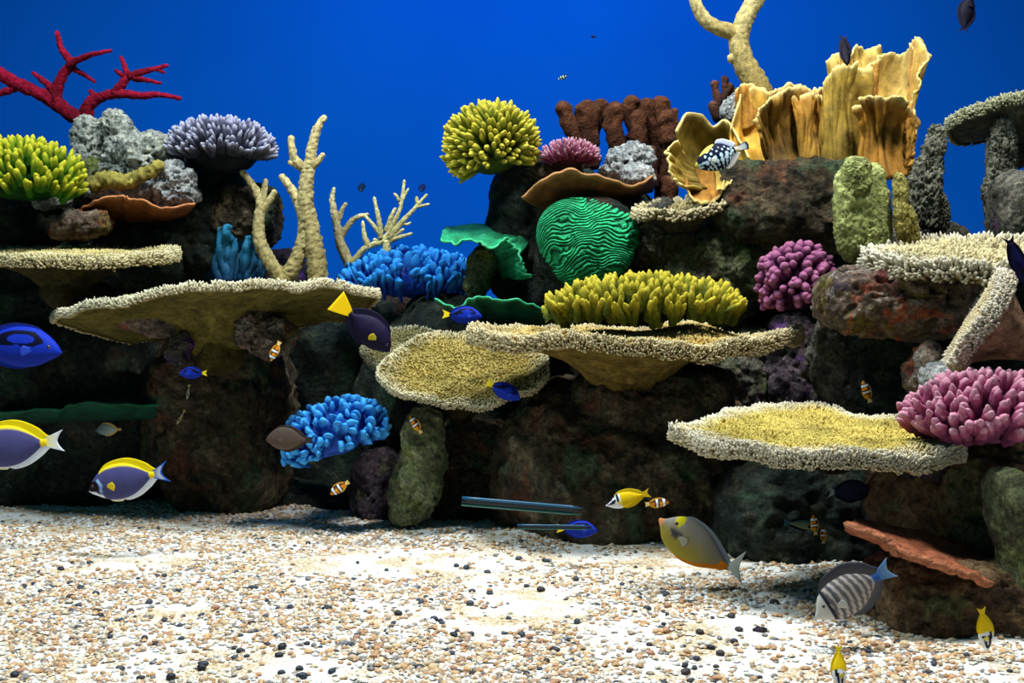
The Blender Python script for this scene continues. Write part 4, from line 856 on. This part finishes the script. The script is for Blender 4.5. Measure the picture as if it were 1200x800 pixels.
# green ridged coral: a domed shield with raised meandering ridges
n_ = 220
a_ = np.linspace(-1, 1, n_); A_, B_ = np.meshgrid(a_, a_, indexing='ij')
X_ = A_ * np.sqrt(1 - B_ ** 2 / 2); Z_ = B_ * np.sqrt(1 - A_ ** 2 / 2)
rho2 = np.clip(X_ ** 2 + Z_ ** 2, 0, 1)
shape = 1 + .05 * np.sin(3 * np.arctan2(Z_, X_) + .6)
q = np.stack([X_ * 1.5, Z_ * 1.5, X_ * 0 + 4], -1).reshape(-1, 3)
wx = fbm(q, 2, 11).reshape(X_.shape); wy = fbm(q + 9, 2, 12).reshape(X_.shape)
wz = fbm(q * 5 + 3, 3, 13).reshape(X_.shape)
ph = 12.0 * (Z_ * (1 - .25 * X_) + .34 * X_ ** 2 - .34 * X_ + .24 * wx) + 1.4 * wy + .42 * wz
ridge = np.abs(np.sin(ph * math.pi)) ** .9 * np.clip(1 + .5 * wz, .3, 1.2)
fade = np.clip((1 - rho2) * 8, 0, 1)
gd = 3.42; sx, sz, sy = S(61, gd), S(56, gd), .10
depth = -sy * np.sqrt(1 - rho2) - .0075 * ridge * fade + .015 * wx
Vg = np.stack([X_ * shape * sx, depth, Z_ * shape * sz], -1).reshape(-1, 3)
Vb = np.stack([X_ * shape * sx, 0.02 + 0 * depth, Z_ * shape * sz], -1).reshape(-1, 3)
rc = (lin((4, 48, 32))[None] * (1 - ridge.reshape(-1, 1)) + lin((46, 184, 122))[None] * ridge.reshape(-1, 1)) * (1 + .2 * wx.reshape(-1, 1))  # valleys darkened and ridges lightened, shading put into the colour
gr = root('ridged_coral', P(688, 284, gd), 'vivid green ridged coral shield above the yellow bush coral', 'coral')
gf = grid_faces(n_, n_)
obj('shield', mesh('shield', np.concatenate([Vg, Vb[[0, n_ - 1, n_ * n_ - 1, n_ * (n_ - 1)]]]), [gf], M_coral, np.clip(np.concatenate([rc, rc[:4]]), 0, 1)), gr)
pb, fb = rock_verts((sx * .97, .06, sz * .97), 91, amp=.1, sub=4)
obj('backing', mesh('backing', pb, fb, R_dark), gr)

# lobed sponges and rough columns on the right
def lobes(name, label, base, d, lst, c0, c1, mat, seed, cat='sponge', group=None, **kw):
    rt = root(name, P(base[0], base[1], d), label, cat, group)
    for k, (px, py, rx, rz, dd, rot) in enumerate(lst):
        p, f = rock_verts((S(rx, d), S(rx, d) * .7, S(rz, d)), seed + k, sub=5, rot=rot, **kw)
        c = P(px, py, d + dd) - np.array(rt.location)
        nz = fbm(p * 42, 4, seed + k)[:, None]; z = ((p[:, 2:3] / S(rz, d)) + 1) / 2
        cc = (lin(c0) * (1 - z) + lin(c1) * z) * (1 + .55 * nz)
        o = obj('lobe', mesh('lobe', p, f, mat, np.clip(cc, 0, 1)), rt); o.location = c
    rt['kind'] = 'thing'
    return rt
lobes('lobed_sponge', 'thick pale green lobed sponge standing on the mottled boulder', (1008, 308), 2.92, [(1001, 250, 23, 60, 0, 0), (1003, 208, 17, 24, -.02, 0), (1028, 240, 15, 50, .02, 6), (1020, 272, 20, 36, .0, 0)], (136, 142, 80), (186, 194, 124), M_sponge, 400, amp=.22, rough=.10, box=2.6, rfreq=12)
lobes('lobed_sponge', 'narrow pointed yellow-green sponge beside the thick green sponge', (1060, 288), 2.9, [(1056, 246, 9.5, 44, 0, 4), (1066, 266, 10, 26, .01, 12)], (140, 126, 66), (190, 180, 104), M_sponge, 410, amp=.3, rough=.16, rfreq=12)
lobes('rough_column', 'grey rough rock column right of the yellow leafy corals', (1088, 280), 3.15, [(1084, 232, 19, 48, 0, -4), (1093, 190, 13, 44, 0, -6), (1100, 250, 12, 24, .02, 0)], (84, 84, 72), (130, 130, 114), M_sponge, 420, cat='rock', group='rough grey columns', amp=.3, rough=.26, rfreq=11, pits=.6)
lobes('rough_column', 'grey rough rock column under the top right table coral', (1172, 280), 3.1, [(1170, 224, 16, 52, 0, -3), (1176, 178, 14, 42, 0, 0), (1162, 190, 7, 30, .04, 0)], (80, 80, 70), (128, 128, 112), M_sponge, 430, cat='rock', group='rough grey columns', amp=.3, rough=.26, rfreq=11, pits=.6)

# ------------------------------------------------------------------ fish
def c_bluetang(t, v):
    C = np.repeat(lin((18, 48, 176))[None], len(t), 0)
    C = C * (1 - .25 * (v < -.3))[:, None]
    blk = (v > np.interp(t, [0, .18, .3, .5, .7, .9, 1], [2, .35, .02, .08, .02, -.1, -.5])) & (v < np.interp(t, [0, .2, .3, .7, .9, 1], [-2, .55, .82, .80, .7, .8]))
    hole = ((t - .46) / .17) ** 2 + ((v - .40) / .24) ** 2 < 1
    C = put(C, blk & ~hole, (5, 8, 34))
    return C
BT = dict(prof='tang', bodycol=c_bluetang, dorsal=(.16, .9, .035, (20, 50, 190), (8, 16, 60)), anal=(.36, .9, .03, (24, 60, 200), (10, 24, 90)), tailfin=(.10, .25, (240, 210, 30), (246, 214, 40), (16, 20, 50)), pect=(40, 70, 190), eye=(.13, .2), hs=.92)
BT2 = dict(BT); BT2['tailfin'] = (.11, .25, (246, 214, 30), (246, 220, 40), None)
fish('blue_tang', 'large royal blue fish with dark markings cut by the left edge', (72, 410), (-46, 402), 3.0, yaw=0, dense=True, **BT)
fish('blue_tang', 'small royal blue fish with a yellow tail edge near the left column', (210, 437), (243, 437), 3.15, **BT2)
fish('blue_tang', 'royal blue fish with a yellow tail above the middle table coral end', (565, 370), (518, 368), 3.2, **BT2)
fish('blue_tang', 'royal blue fish with a yellow tail in front of the round beige plate coral', (610, 467), (570, 448), 3.0, **BT2)
fish('blue_tang', 'royal blue fish above the gravel before the huge boulder', (700, 621), (652, 619), 2.72, **BT2)

def c_powder(t, v):
    C = np.repeat(lin((70, 70, 118))[None], len(t), 0) * (1 + .1 * v)[:, None]
    face = t < np.interp(v, [-1, -.3, .3, 1], [.10, .19, .17, .06])
    C = put(C, face, (26, 12, 24))
    C = put(C, (t < .22) & (v < np.interp(t, [0, .1, .22], [-.35, -.55, -.75])), (214, 222, 240))
    C = put(C, (t > np.interp(v, [-1, 0, 1], [.18, .20, .13])) & (t < np.interp(v, [-1, 0, 1], [.22, .235, .165])) & (np.abs(v) < .6), (150, 190, 236))
    C = put(C, (t > .93), (236, 206, 30))
    C = put(C, (v > .86) & (t > .2), (232, 208, 24))
    return C
PW = dict(prof='tang', bodycol=c_powder, dorsal=(.14, .96, .055, (240, 214, 16), (226, 200, 10)), anal=[(.46, .96, .045, (214, 222, 238), (236, 240, 246)), (.26, .40, .035, (220, 226, 240), (240, 236, 190))], pect=(230, 200, 40), eye=(.10, .25))
fish('powder_blue_surgeonfish', 'grey-blue fish with a yellow back fin cut by the left edge', (-36, 528), (75, 516), 2.9, tailfin=(.115, .35, (236, 226, 120), (232, 236, 240), (222, 226, 236)), **PW)
fish('powder_blue_surgeonfish', 'whole grey-blue fish with yellow back fin and white throat near the gravel', (104, 572), (198, 552), 2.85, tailfin=(.13, .45, (30, 90, 200), (226, 226, 190), (40, 90, 190)), **PW)

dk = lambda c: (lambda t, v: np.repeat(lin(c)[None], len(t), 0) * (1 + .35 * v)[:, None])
fish('purple_tang', 'dark purple fish with a bright yellow tail below the wide left table coral', (458, 410), (393, 352), 3.0, 'tang', dk((24, 17, 46)), (.12, .95, .06, (22, 16, 44), (16, 13, 38)), (.4, .95, .05, (22, 16, 44), (16, 13, 38)), (.165, .0, (246, 200, 10), (250, 206, 14), None), pect=(190, 170, 40), bl=.74)
fish('brown_tang', 'round dark brown fish before the blue soft coral in the cave', (312, 513), (368, 516), 3.05, 'tang', two((70, 60, 52), (92, 78, 68)), (.14, .95, .04, (60, 50, 46), (44, 38, 40)), (.36, .95, .04, (70, 58, 50), (50, 42, 42)), (.08, .2, (60, 50, 46), (40, 40, 46), None), pect=(90, 76, 66), hs=1.1)

def c_clown(t, v):
    C = np.repeat(lin((226, 140, 30))[None], len(t), 0)
    C[v > .4] = lin((90, 50, 20))
    for (a, b) in ((.20, .32), (.56, .68)):
        C = put(C, (t > a - .05) & (t < b + .05), (24, 18, 20)); C = put(C, (t > a) & (t < b), (232, 240, 250))
    return C
CL = dict(prof='clown', bodycol=c_clown, dorsal=(.25, .9, .05, (190, 130, 30), (226, 160, 40)), anal=(.5, .9, .05, (226, 150, 30), (236, 180, 50)), tailfin=(.10, .1, (240, 226, 170), (236, 200, 90), None), pect=(236, 170, 40), eye=(.13, .3), eye_r=.02, group='small banded clownfish')
fish('clownfish', 'tiny banded orange fish beside the pink patched rock under the wide left table', (317, 423), (328, 400), 3.05, hs=.9, **CL)
fish('clownfish', 'tiny banded orange fish just above the gravel below the blue soft coral', (387, 579), (409, 564), 3.2, hs=1.1, **CL)
fish('clownfish', 'tiny banded dark fish over the pale pillar under the round plate coral', (480, 487), (494, 508), 3.2, hs=.9, **CL)
fish('clownfish', 'tiny banded fish following the yellow foxface before the huge boulder', (784, 588), (756, 591), 2.75, **CL)
fish('clownfish', 'tiny orange-white fish above the back edge of the low yellow table coral', (1011, 446), (1020, 472), 2.7, hs=1.0, **CL)
fish('clownfish', 'tiny banded fish behind the tail of the striped sailfin fish', (1024, 658), (1048, 684), 2.5, hs=.9, **CL)
fish('clownfish', 'upper of two tiny banded fish in the dark cave on the right', (953, 603), (956, 627), 2.5, **CL)
fish('clownfish', 'lower of two tiny banded fish in the dark cave on the right', (966, 617), (965, 637), 2.52, **CL)

def c_fox(t, v):
    C = np.repeat(lin((226, 190, 16))[None], len(t), 0)
    t = t * .82
    C = put(C, (t < .34), (226, 230, 240))
    C = put(C, (t < .24) & (t > .02) & (v > np.interp(t, [0, .24], [-.2, .05])), (10, 10, 24))
    C = put(C, (t > .02) & (t < .25) & (v > np.interp(t, [0, .24], [.30, .55])) & (v < np.interp(t, [0, .24], [.55, .9])), (220, 226, 240))
    C = put(C, (t < .30) & (t > .245) & (v > -.2), (14, 14, 30))
    return C
def c_foxd(t, v):
    C = np.repeat(lin((226, 190, 16))[None], len(t), 0)
    C = put(C, t < .56 - .06 * np.abs(v), (228, 232, 240))
    C = put(C, (t > .06) & (t < .54) & (np.abs(v - np.interp(t, [0, .5], [.1, .50])) < .24), (10, 12, 26))
    return put(C, (t > .10) & (t < .46) & (np.abs(v - np.interp(t, [0, .5], [-.2, -.52])) < .17), (14, 18, 34))
FX = dict(prof='fox', bodycol=c_fox, dorsal=(.25, .94, .06, (220, 186, 14), (196, 170, 20)), anal=(.45, .94, .05, (226, 190, 20), (200, 170, 20)), tailfin=(.10, .3, (226, 190, 20), (210, 180, 30), None), pect=(220, 200, 80), eye=(.14, .3))
fish('foxface', 'yellow foxface fish with a black and white face before the huge boulder', (710, 592), (762, 577), 2.78, **FX)
FXD = dict(FX); FXD['bodycol'] = c_foxd; FXD['dorsal'] = (.3, .94, .035, (220, 186, 14), (196, 170, 20)); FXD['anal'] = (.5, .94, .03, (226, 190, 20), (200, 170, 20))
fish('foxface', 'yellow foxface diving nose down before the lower right rock', (1159, 763), (1148, 710), 1.92, yaw=8, hs=1.0, **FXD)
fish('foxface', 'yellow foxface diving at the bottom edge of the picture', (982, 806), (985, 757), 1.8, yaw=20, hs=.95, **FXD)

def c_naso(t, v):
    k = np.clip((v + .5) / 1.0, 0, 1)[:, None]
    C = lin((160, 148, 56))[None] * (1 - k) + lin((150, 146, 138))[None] * k
    e = np.clip((t - .55) / .3, 0, 1)[:, None]; C = C * (1 - e * .8) + lin((136, 130, 116))[None] * e * .8
    C = put(C, t < .05, (232, 150, 96))
    C = put(C, (((t - .21) / .055) ** 2 + ((v - .72) / .40) ** 2 < 1), (226, 214, 30))
    C = put(C, (((t - .25) / .085) ** 2 + ((v + .05) / .20) ** 2 < 1), (74, 74, 76))
    C = put(C, (t > .88) & (v < .3), (236, 130, 20))
    return C
fish('orangespine_unicornfish', 'grey fish with yellow forehead and orange tail root diving upward over the gravel', (773, 608), (860, 668), 2.45, 'naso', c_naso, (.2, .97, .035, (60, 60, 70), (150, 160, 170)), (.35, .97, .022, (226, 120, 20), (240, 150, 40)), None, pect=(150, 146, 130), eye=(.19, .52), hs=1.12, bl=.92, eye_r=.018)
nf = [o for o in bpy.data.objects if o.name.startswith('orangespine_unicornfish')][0]
v = np.linspace(-1, 1, 25); w = np.linspace(0, 1, 9)
G = np.zeros((25, 9, 3)); G[..., 0] = .415 + w[None] * (.13 + .06 * np.abs(v[:, None]) ** 1.3); G[..., 2] = v[:, None] * (.02 + .17 * w[None])
th_ = R(28); gx_, gz_ = G[..., 0] - .415, G[..., 2].copy()
G[..., 0] = .415 + math.cos(th_) * gx_ - math.sin(th_) * gz_; G[..., 2] = math.sin(th_) * gx_ + math.cos(th_) * gz_
obj('tail_fin', fin_mesh('tail_fin', G, np.repeat(np.repeat(lin((224, 232, 226))[None, None], 25, 0), 9, 1), .012), nf)

_sp = []
_r = random.Random(5)
for row, (vv_, n0, rs) in enumerate([(-.90, 8, .020), (-.66, 7, .031), (-.34, 6, .040), (.02, 5, .040), (.36, 5, .027), (.66, 5, .017)]):
    for k in range(n0):
        _sp.append((.20 + .68 * (k + .5 * (row % 2) + .3) / n0, vv_ + _r.uniform(-.05, .05), rs * _r.uniform(.85, 1.15)))
for k in range(14): _sp.append((_r.uniform(.05, .20), _r.uniform(-.9, -.1), .017))
def c_trig(t, v):
    C = np.repeat(lin((8, 16, 48))[None], len(t), 0)
    hz = np.interp(t, [0, .3, .5, .7, 1], [.06, .24, .28, .23, .05]) 
    vz = np.sign(v) * np.arcsin(np.clip(np.abs(v), 0, 1)) / (math.pi / 2) * .5 + v * .5
    for (a, b, r_) in _sp:
        C = put(C, (((t - a)) ** 2 + ((v - b) * hz * .95) ** 2) < r_ ** 2, (196, 226, 240))
    C = put(C, (t > .14) & (t < .52) & (v > np.interp(t, [.14, .33, .52], [.92, .58, .9])), (214, 196, 90))
    C = put(C, (t < .05), (190, 180, 80))
    C = put(C, (t > .93), (226, 216, 180))
    return C
fish('clown_triggerfish', 'dark blue triggerfish with large white spots before the yellow shell coral', (815, 194), (876, 170), 3.1, 'trigger', c_trig, (.55, .90, .075, (170, 180, 220), (222, 226, 236)), (.58, .92, .07, (200, 200, 210), (232, 226, 216)), (.075, -.1, (230, 220, 190), (120, 160, 200), (20, 30, 60)), pect=(210, 214, 200), eye=(.20, .62), dense=True, hs=1.05)

def c_sail(t, v):
    s = np.sin((t + .06 * v * v - .02) * 2 * math.pi * 10.5)
    C = np.where((s > 0.1)[:, None], lin((186, 178, 170))[None], lin((104, 98, 104))[None])
    C = put(C, (t < .20), (196, 194, 190))
    C = put(C, (t > .20) & (t < .245), (30, 40, 50)); C = put(C, (t > .32) & (t < .345), (60, 74, 84))
    C = put(C, (t > .9), (50, 90, 170))
    return C
fish('sailfin_tang', 'grey striped sailfin fish with a blue tail nosing at the gravel', (955, 722), (1046, 664), 2.0, 'sail', c_sail, (.16, .96, .11, (96, 92, 96), (60, 62, 74)), (.42, .96, .07, (110, 106, 108), (70, 72, 84)), (.12, .3, (70, 120, 190), (120, 160, 200), None), pect=(190, 190, 186), eye=(.16, .35))

dark = dk((9, 8, 26))
DF = dict(dorsal=(.15, .95, .05, (12, 10, 30), (20, 12, 40)), anal=(.4, .95, .05, (12, 10, 30), (20, 12, 40)), tailfin=(.12, .6, (14, 12, 32), (26, 16, 46), None), pect=(14, 12, 34))
fish('dark_reef_fish', 'small black fish upright above the tall yellow leafy coral', (989, 80), (992, 36), 3.1, 'slim', dark, yaw=30, **DF)
fish('dark_reef_fish', 'black lyre-tailed fish at the top right in open water', (1140, -8), (1126, 42), 3.2, 'fox', dark, yaw=15, **DF)
fish('dark_reef_fish', 'dark blue fish at the right edge before the coarse table coral', (1204, 336), (1180, 274), 2.3, 'slim', dk((14, 14, 60)), hs=1.1, **DF)
fish('dark_reef_fish', 'dim dark fish with a pale tail in the cave below the low yellow table coral', (1022, 575), (968, 577), 2.62, 'tang', dk((34, 44, 66)), (.15, .95, .04, (20, 26, 44), (20, 26, 44)), (.4, .95, .04, (20, 26, 44), (20, 26, 44)), (.12, .5, (160, 180, 180), (170, 190, 190), None), pect=(30, 36, 50))
fish('open_water_fish', 'tiny dark fish in the blue left of the slender coral tips', (424, 226), (424, 212), 4.6, 'fox', dk((14, 40, 60)), yaw=50, **DF)
fish('open_water_fish', 'tiny dark fish in the blue right of the bushy slender coral', (494, 226), (496, 213), 4.6, 'fox', dk((20, 34, 80)), yaw=50, **DF)
fish('open_water_fish', 'tiny striped pale fish in the blue above the brown tube sponges', (654, 93), (666, 88), 4.4, 'clown', lambda t, v: np.where((np.sin(t * 22) > 0)[:, None], lin((170, 200, 190))[None], lin((20, 30, 50))[None]), **DF)
fish('open_water_fish', 'tiniest dark fish high in the blue left of centre top', (692, 43), (699, 43), 4.8, 'clown', dk((24, 34, 60)), **DF)
fish('butterflyfish', 'blurry pale fish with a yellow edge above the grey-blue fish on the left', (112, 504), (142, 503), 3.4, 'sail', lambda t, v: lin((54, 74, 92))[None] * (1 - np.clip(t * 1.2, 0, 1))[:, None] + lin((150, 160, 150))[None] * np.clip(t * 1.2, 0, 1)[:, None], (.2, .97, .05, (150, 150, 120), (190, 150, 60)), (.4, .97, .05, (150, 150, 120), (190, 150, 60)), (.05, 0, (160, 150, 110), (190, 150, 60), None), pect=(120, 130, 130))
fish('cave_wrasse', 'tiny yellowish fish beside the brown column on the left', (207, 497), (217, 480), 3.3, 'slim', two((120, 120, 90), (150, 140, 90)), **{**DF, 'tailfin': (.08, .2, (160, 150, 60), (180, 170, 60), None)})
fish('cave_wrasse', 'tiny pale fish directly below the small blue fish on the left', (219, 468), (222, 450), 3.3, 'slim', two((110, 116, 110), (150, 150, 120)), **{**DF, 'tailfin': (.08, .2, (180, 170, 90), (190, 180, 80), None)})
fish('cave_wrasse', 'mottled green-white small fish in the right cave beside two banded fish', (962, 616), (918, 612), 2.6, 'slim', two((70, 110, 110), (150, 160, 110)), hs=1.2, **{**DF, 'tailfin': (.09, .2, (50, 100, 110), (60, 110, 120), None)})

# ------------------------------------------------------------------ glass reflections built as thin bars in front of the boulder
def reflection_bar(label, p0, p1, d, wpx):
    a, b_ = P(p0[0], p0[1], d), P(p1[0], p1[1], d); c = (a + b_) / 2
    rt = root('reflection_streak', c, label, 'tube', 'dark reflection streaks near the boulder')
    dirv = (b_ - a) / np.linalg.norm(b_ - a); up = np.array([-dirv[2], 0, dirv[0]]); r = S(wpx, d)
    for nm, mt, o_, rad in (('upper_streak', M_refl_blue, .62, .36), ('core_streak', M_refl_black, 0, .40), ('lower_streak', M_refl_green, -.62, .30)):
        V, f, cc = tube_mesh(nm, [a - c + up * r * o_, b_ - c + up * r * o_], [r * rad, r * rad], (10, 10, 10), (10, 10, 10), mt, na=10, bumpy=0, step=.03)
        obj(nm, mesh(nm, V, f, mt), rt)
reflection_bar('longer blue-green reflection streak pointing from the pillar toward the boulder', (541, 587), (684, 599), 2.70, 6)
reflection_bar('shorter blue-green reflection streak crossing the blue fish before the boulder', (606, 617), (694, 618), 2.66, 3.2)

# ------------------------------------------------------------------ pebbles
def peb_mesh(name, c, seed, sub=1):
    v, f = ico(sub); p = v * (1 + .18 * vnoise(v * 1.5 + seed * 3.3, seed))[:, None]
    return mesh(name, p, f, M_pebble, np.clip(lin(c)[None] * (1 + .3 * vnoise(v * 2 + seed, seed + 1))[:, None], 0, 1))
def dens(x, y):
    q = np.stack([x * 4.2, y * 3.6, x * 0 + 1.3], 1); return fbm(q, 4, 33, .65)
# countable dark pebbles and the larger stones up front
DARK = [peb_mesh('dark_pebble', c, k) for k, c in enumerate([(44, 54, 72), (34, 40, 52), (64, 72, 84), (52, 46, 48)])]
TAN = [peb_mesh('tan_pebble', c, k + 9) for k, c in enumerate([(212, 168, 120), (196, 148, 108), (222, 196, 156), (204, 180, 150), (182, 136, 108)])]
rnd = random.Random(11)
PIX = [(95, 690), (83, 706), (93, 691), (117, 727), (94, 733), (112, 701), (84, 751), (211, 693), (172, 631), (289, 692), (297, 690), (275, 758), (275, 770), (238, 778), (165, 793), (130, 744), (28, 691), (129, 748), (331, 676), (419, 661), (499, 699), (505, 702), (494, 706), (536, 739), (498, 727), (414, 704), (412, 695), (389, 789), (420, 768), (360, 755), (327, 770), (596, 723), (553, 690), (535, 660), (571, 667), (361, 635), (300, 705), (313, 704), (454, 743), (462, 734), (492, 777), (524, 757), (340, 712), (730, 672), (740, 683), (744, 718), (782, 724), (857, 728), (866, 740), (778, 700), (818, 707), (803, 772), (814, 775), (810, 790), (858, 778), (833, 757), (722, 795), (907, 708), (781, 703), (640, 655), (608, 652), (617, 683), (574, 692), (555, 700), (634, 690)]
np_ = 0
def one_pebble(x, y, kind):
    r = (rnd.uniform(.0045, .0088) if kind == 'd' else rnd.uniform(.0052, .0080))
    me = rnd.choice(DARK if kind == 'd' else TAN)
    o = bpy.data.objects.new('dark_pebble' if kind == 'd' else 'tan_pebble', me); COL.objects.link(o)
    sz = r * rnd.uniform(.6, .85)
    o.scale = (r * rnd.uniform(.9, 1.4), r, sz); o.rotation_euler = (0, 0, rnd.uniform(0, 6.3))
    o.location = (x, y, float(ground_z(x, y)) + sz * .55)
    if kind == 'd': tag(o, 'small dark blue-grey pebble lying on the pale gravel', 'pebble', 'dark pebbles on the gravel')
    else: tag(o, 'rounded tan pebble lying on the pale gravel', 'pebble', 'tan pebbles on the gravel')
def on_ground(px, py):
    d = H * F / (py - 400.0); return (px - 600) / F * d, d
for px, py in PIX: one_pebble(*on_ground(px, py), 'd')
for k in range(85):
    one_pebble(*on_ground(rnd.uniform(5, 1195 if k % 2 else 900), 640 + 155 * rnd.random() ** .8), 'd')
kk = 0
while kk < 280:
    px, py = rnd.uniform(5, 1195), rnd.uniform(690, 796)
    x, y = on_ground(px, py)
    if dens(np.array([x]), np.array([y]))[0] < -.05: continue
    one_pebble(x, y, 't'); kk += 1
rock('shell', 'small violet and white shell lying on the gravel', 891, 741, 2.12, 9, 7, .012, R_purple, 95, cat='shell', sub=3, amp=.15)
# the uncountable rest of the gravel
N = 60000
yy = 1.55 + (3.95 - 1.55) * rng.uniform(0, 1, N) ** 1.15; xx = rng.uniform(-1, 1, N) * (0.50 * yy + .12)
keep = dens(xx, yy) + rng.normal(0, .26, N) > -.12
xx, yy = xx[keep], yy[keep]; n = len(xx)
pv = np.array([(1, 0, 0), (-1, 0, 0), (0, 1, 0), (0, -1, 0), (0, 0, 1), (0, 0, -1), (.62, .62, .35), (-.62, .62, .35), (-.62, -.62, .35), (.62, -.62, .35)], float)
pf = np.array([(0, 6, 4), (6, 2, 4), (2, 7, 4), (7, 1, 4), (1, 8, 4), (8, 3, 4), (3, 9, 4), (9, 0, 4), (0, 2, 6), (2, 1, 7), (1, 3, 8), (3, 0, 9)])
nv = len(pv)
r = rng.uniform(.0028, .0068, n) * (0.8 + .12 * yy); sc = np.stack([r * rng.uniform(.9, 1.4, n), r, r * rng.uniform(.55, .9, n)], 1)
an = rng.uniform(0, 6.28, n); ca, sa = np.cos(an), np.sin(an)
V = pv[None] * sc[:, None, :] * (1 + .12 * rng.normal(size=(n, nv, 1)))
V = np.stack([V[..., 0] * ca[:, None] - V[..., 1] * sa[:, None], V[..., 0] * sa[:, None] + V[..., 1] * ca[:, None], V[..., 2]], -1)
V += np.stack([xx, yy, ground_z(xx, yy) + sc[:, 2] * .3], -1)[:, None, :]
pal = np.array([lin(c) for c in [(212, 172, 120), (196, 150, 104), (224, 200, 160), (240, 234, 222), (176, 154, 130), (214, 172, 130), (138, 134, 132), (214, 204, 186), (246, 244, 240), (250, 250, 250), (242, 238, 230), (230, 210, 178), (190, 146, 106)]])
cc = pal[rng.integers(0, len(pal), n)] * rng.uniform(.85, 1.08, n)[:, None]; dkm = rng.uniform(0, 1, n) < .022; cc[dkm] = lin((56, 64, 82))
FF = (pf[None] + (np.arange(n) * nv)[:, None, None]).reshape(-1, 3)
g = obj('gravel', mesh('gravel', V.reshape(-1, 3), FF, M_pebble, np.clip(np.repeat(cc, nv, 0), 0, 1)))
tag(g, 'fine tan and white gravel spread over the tank floor', 'gravel', kind='stuff')
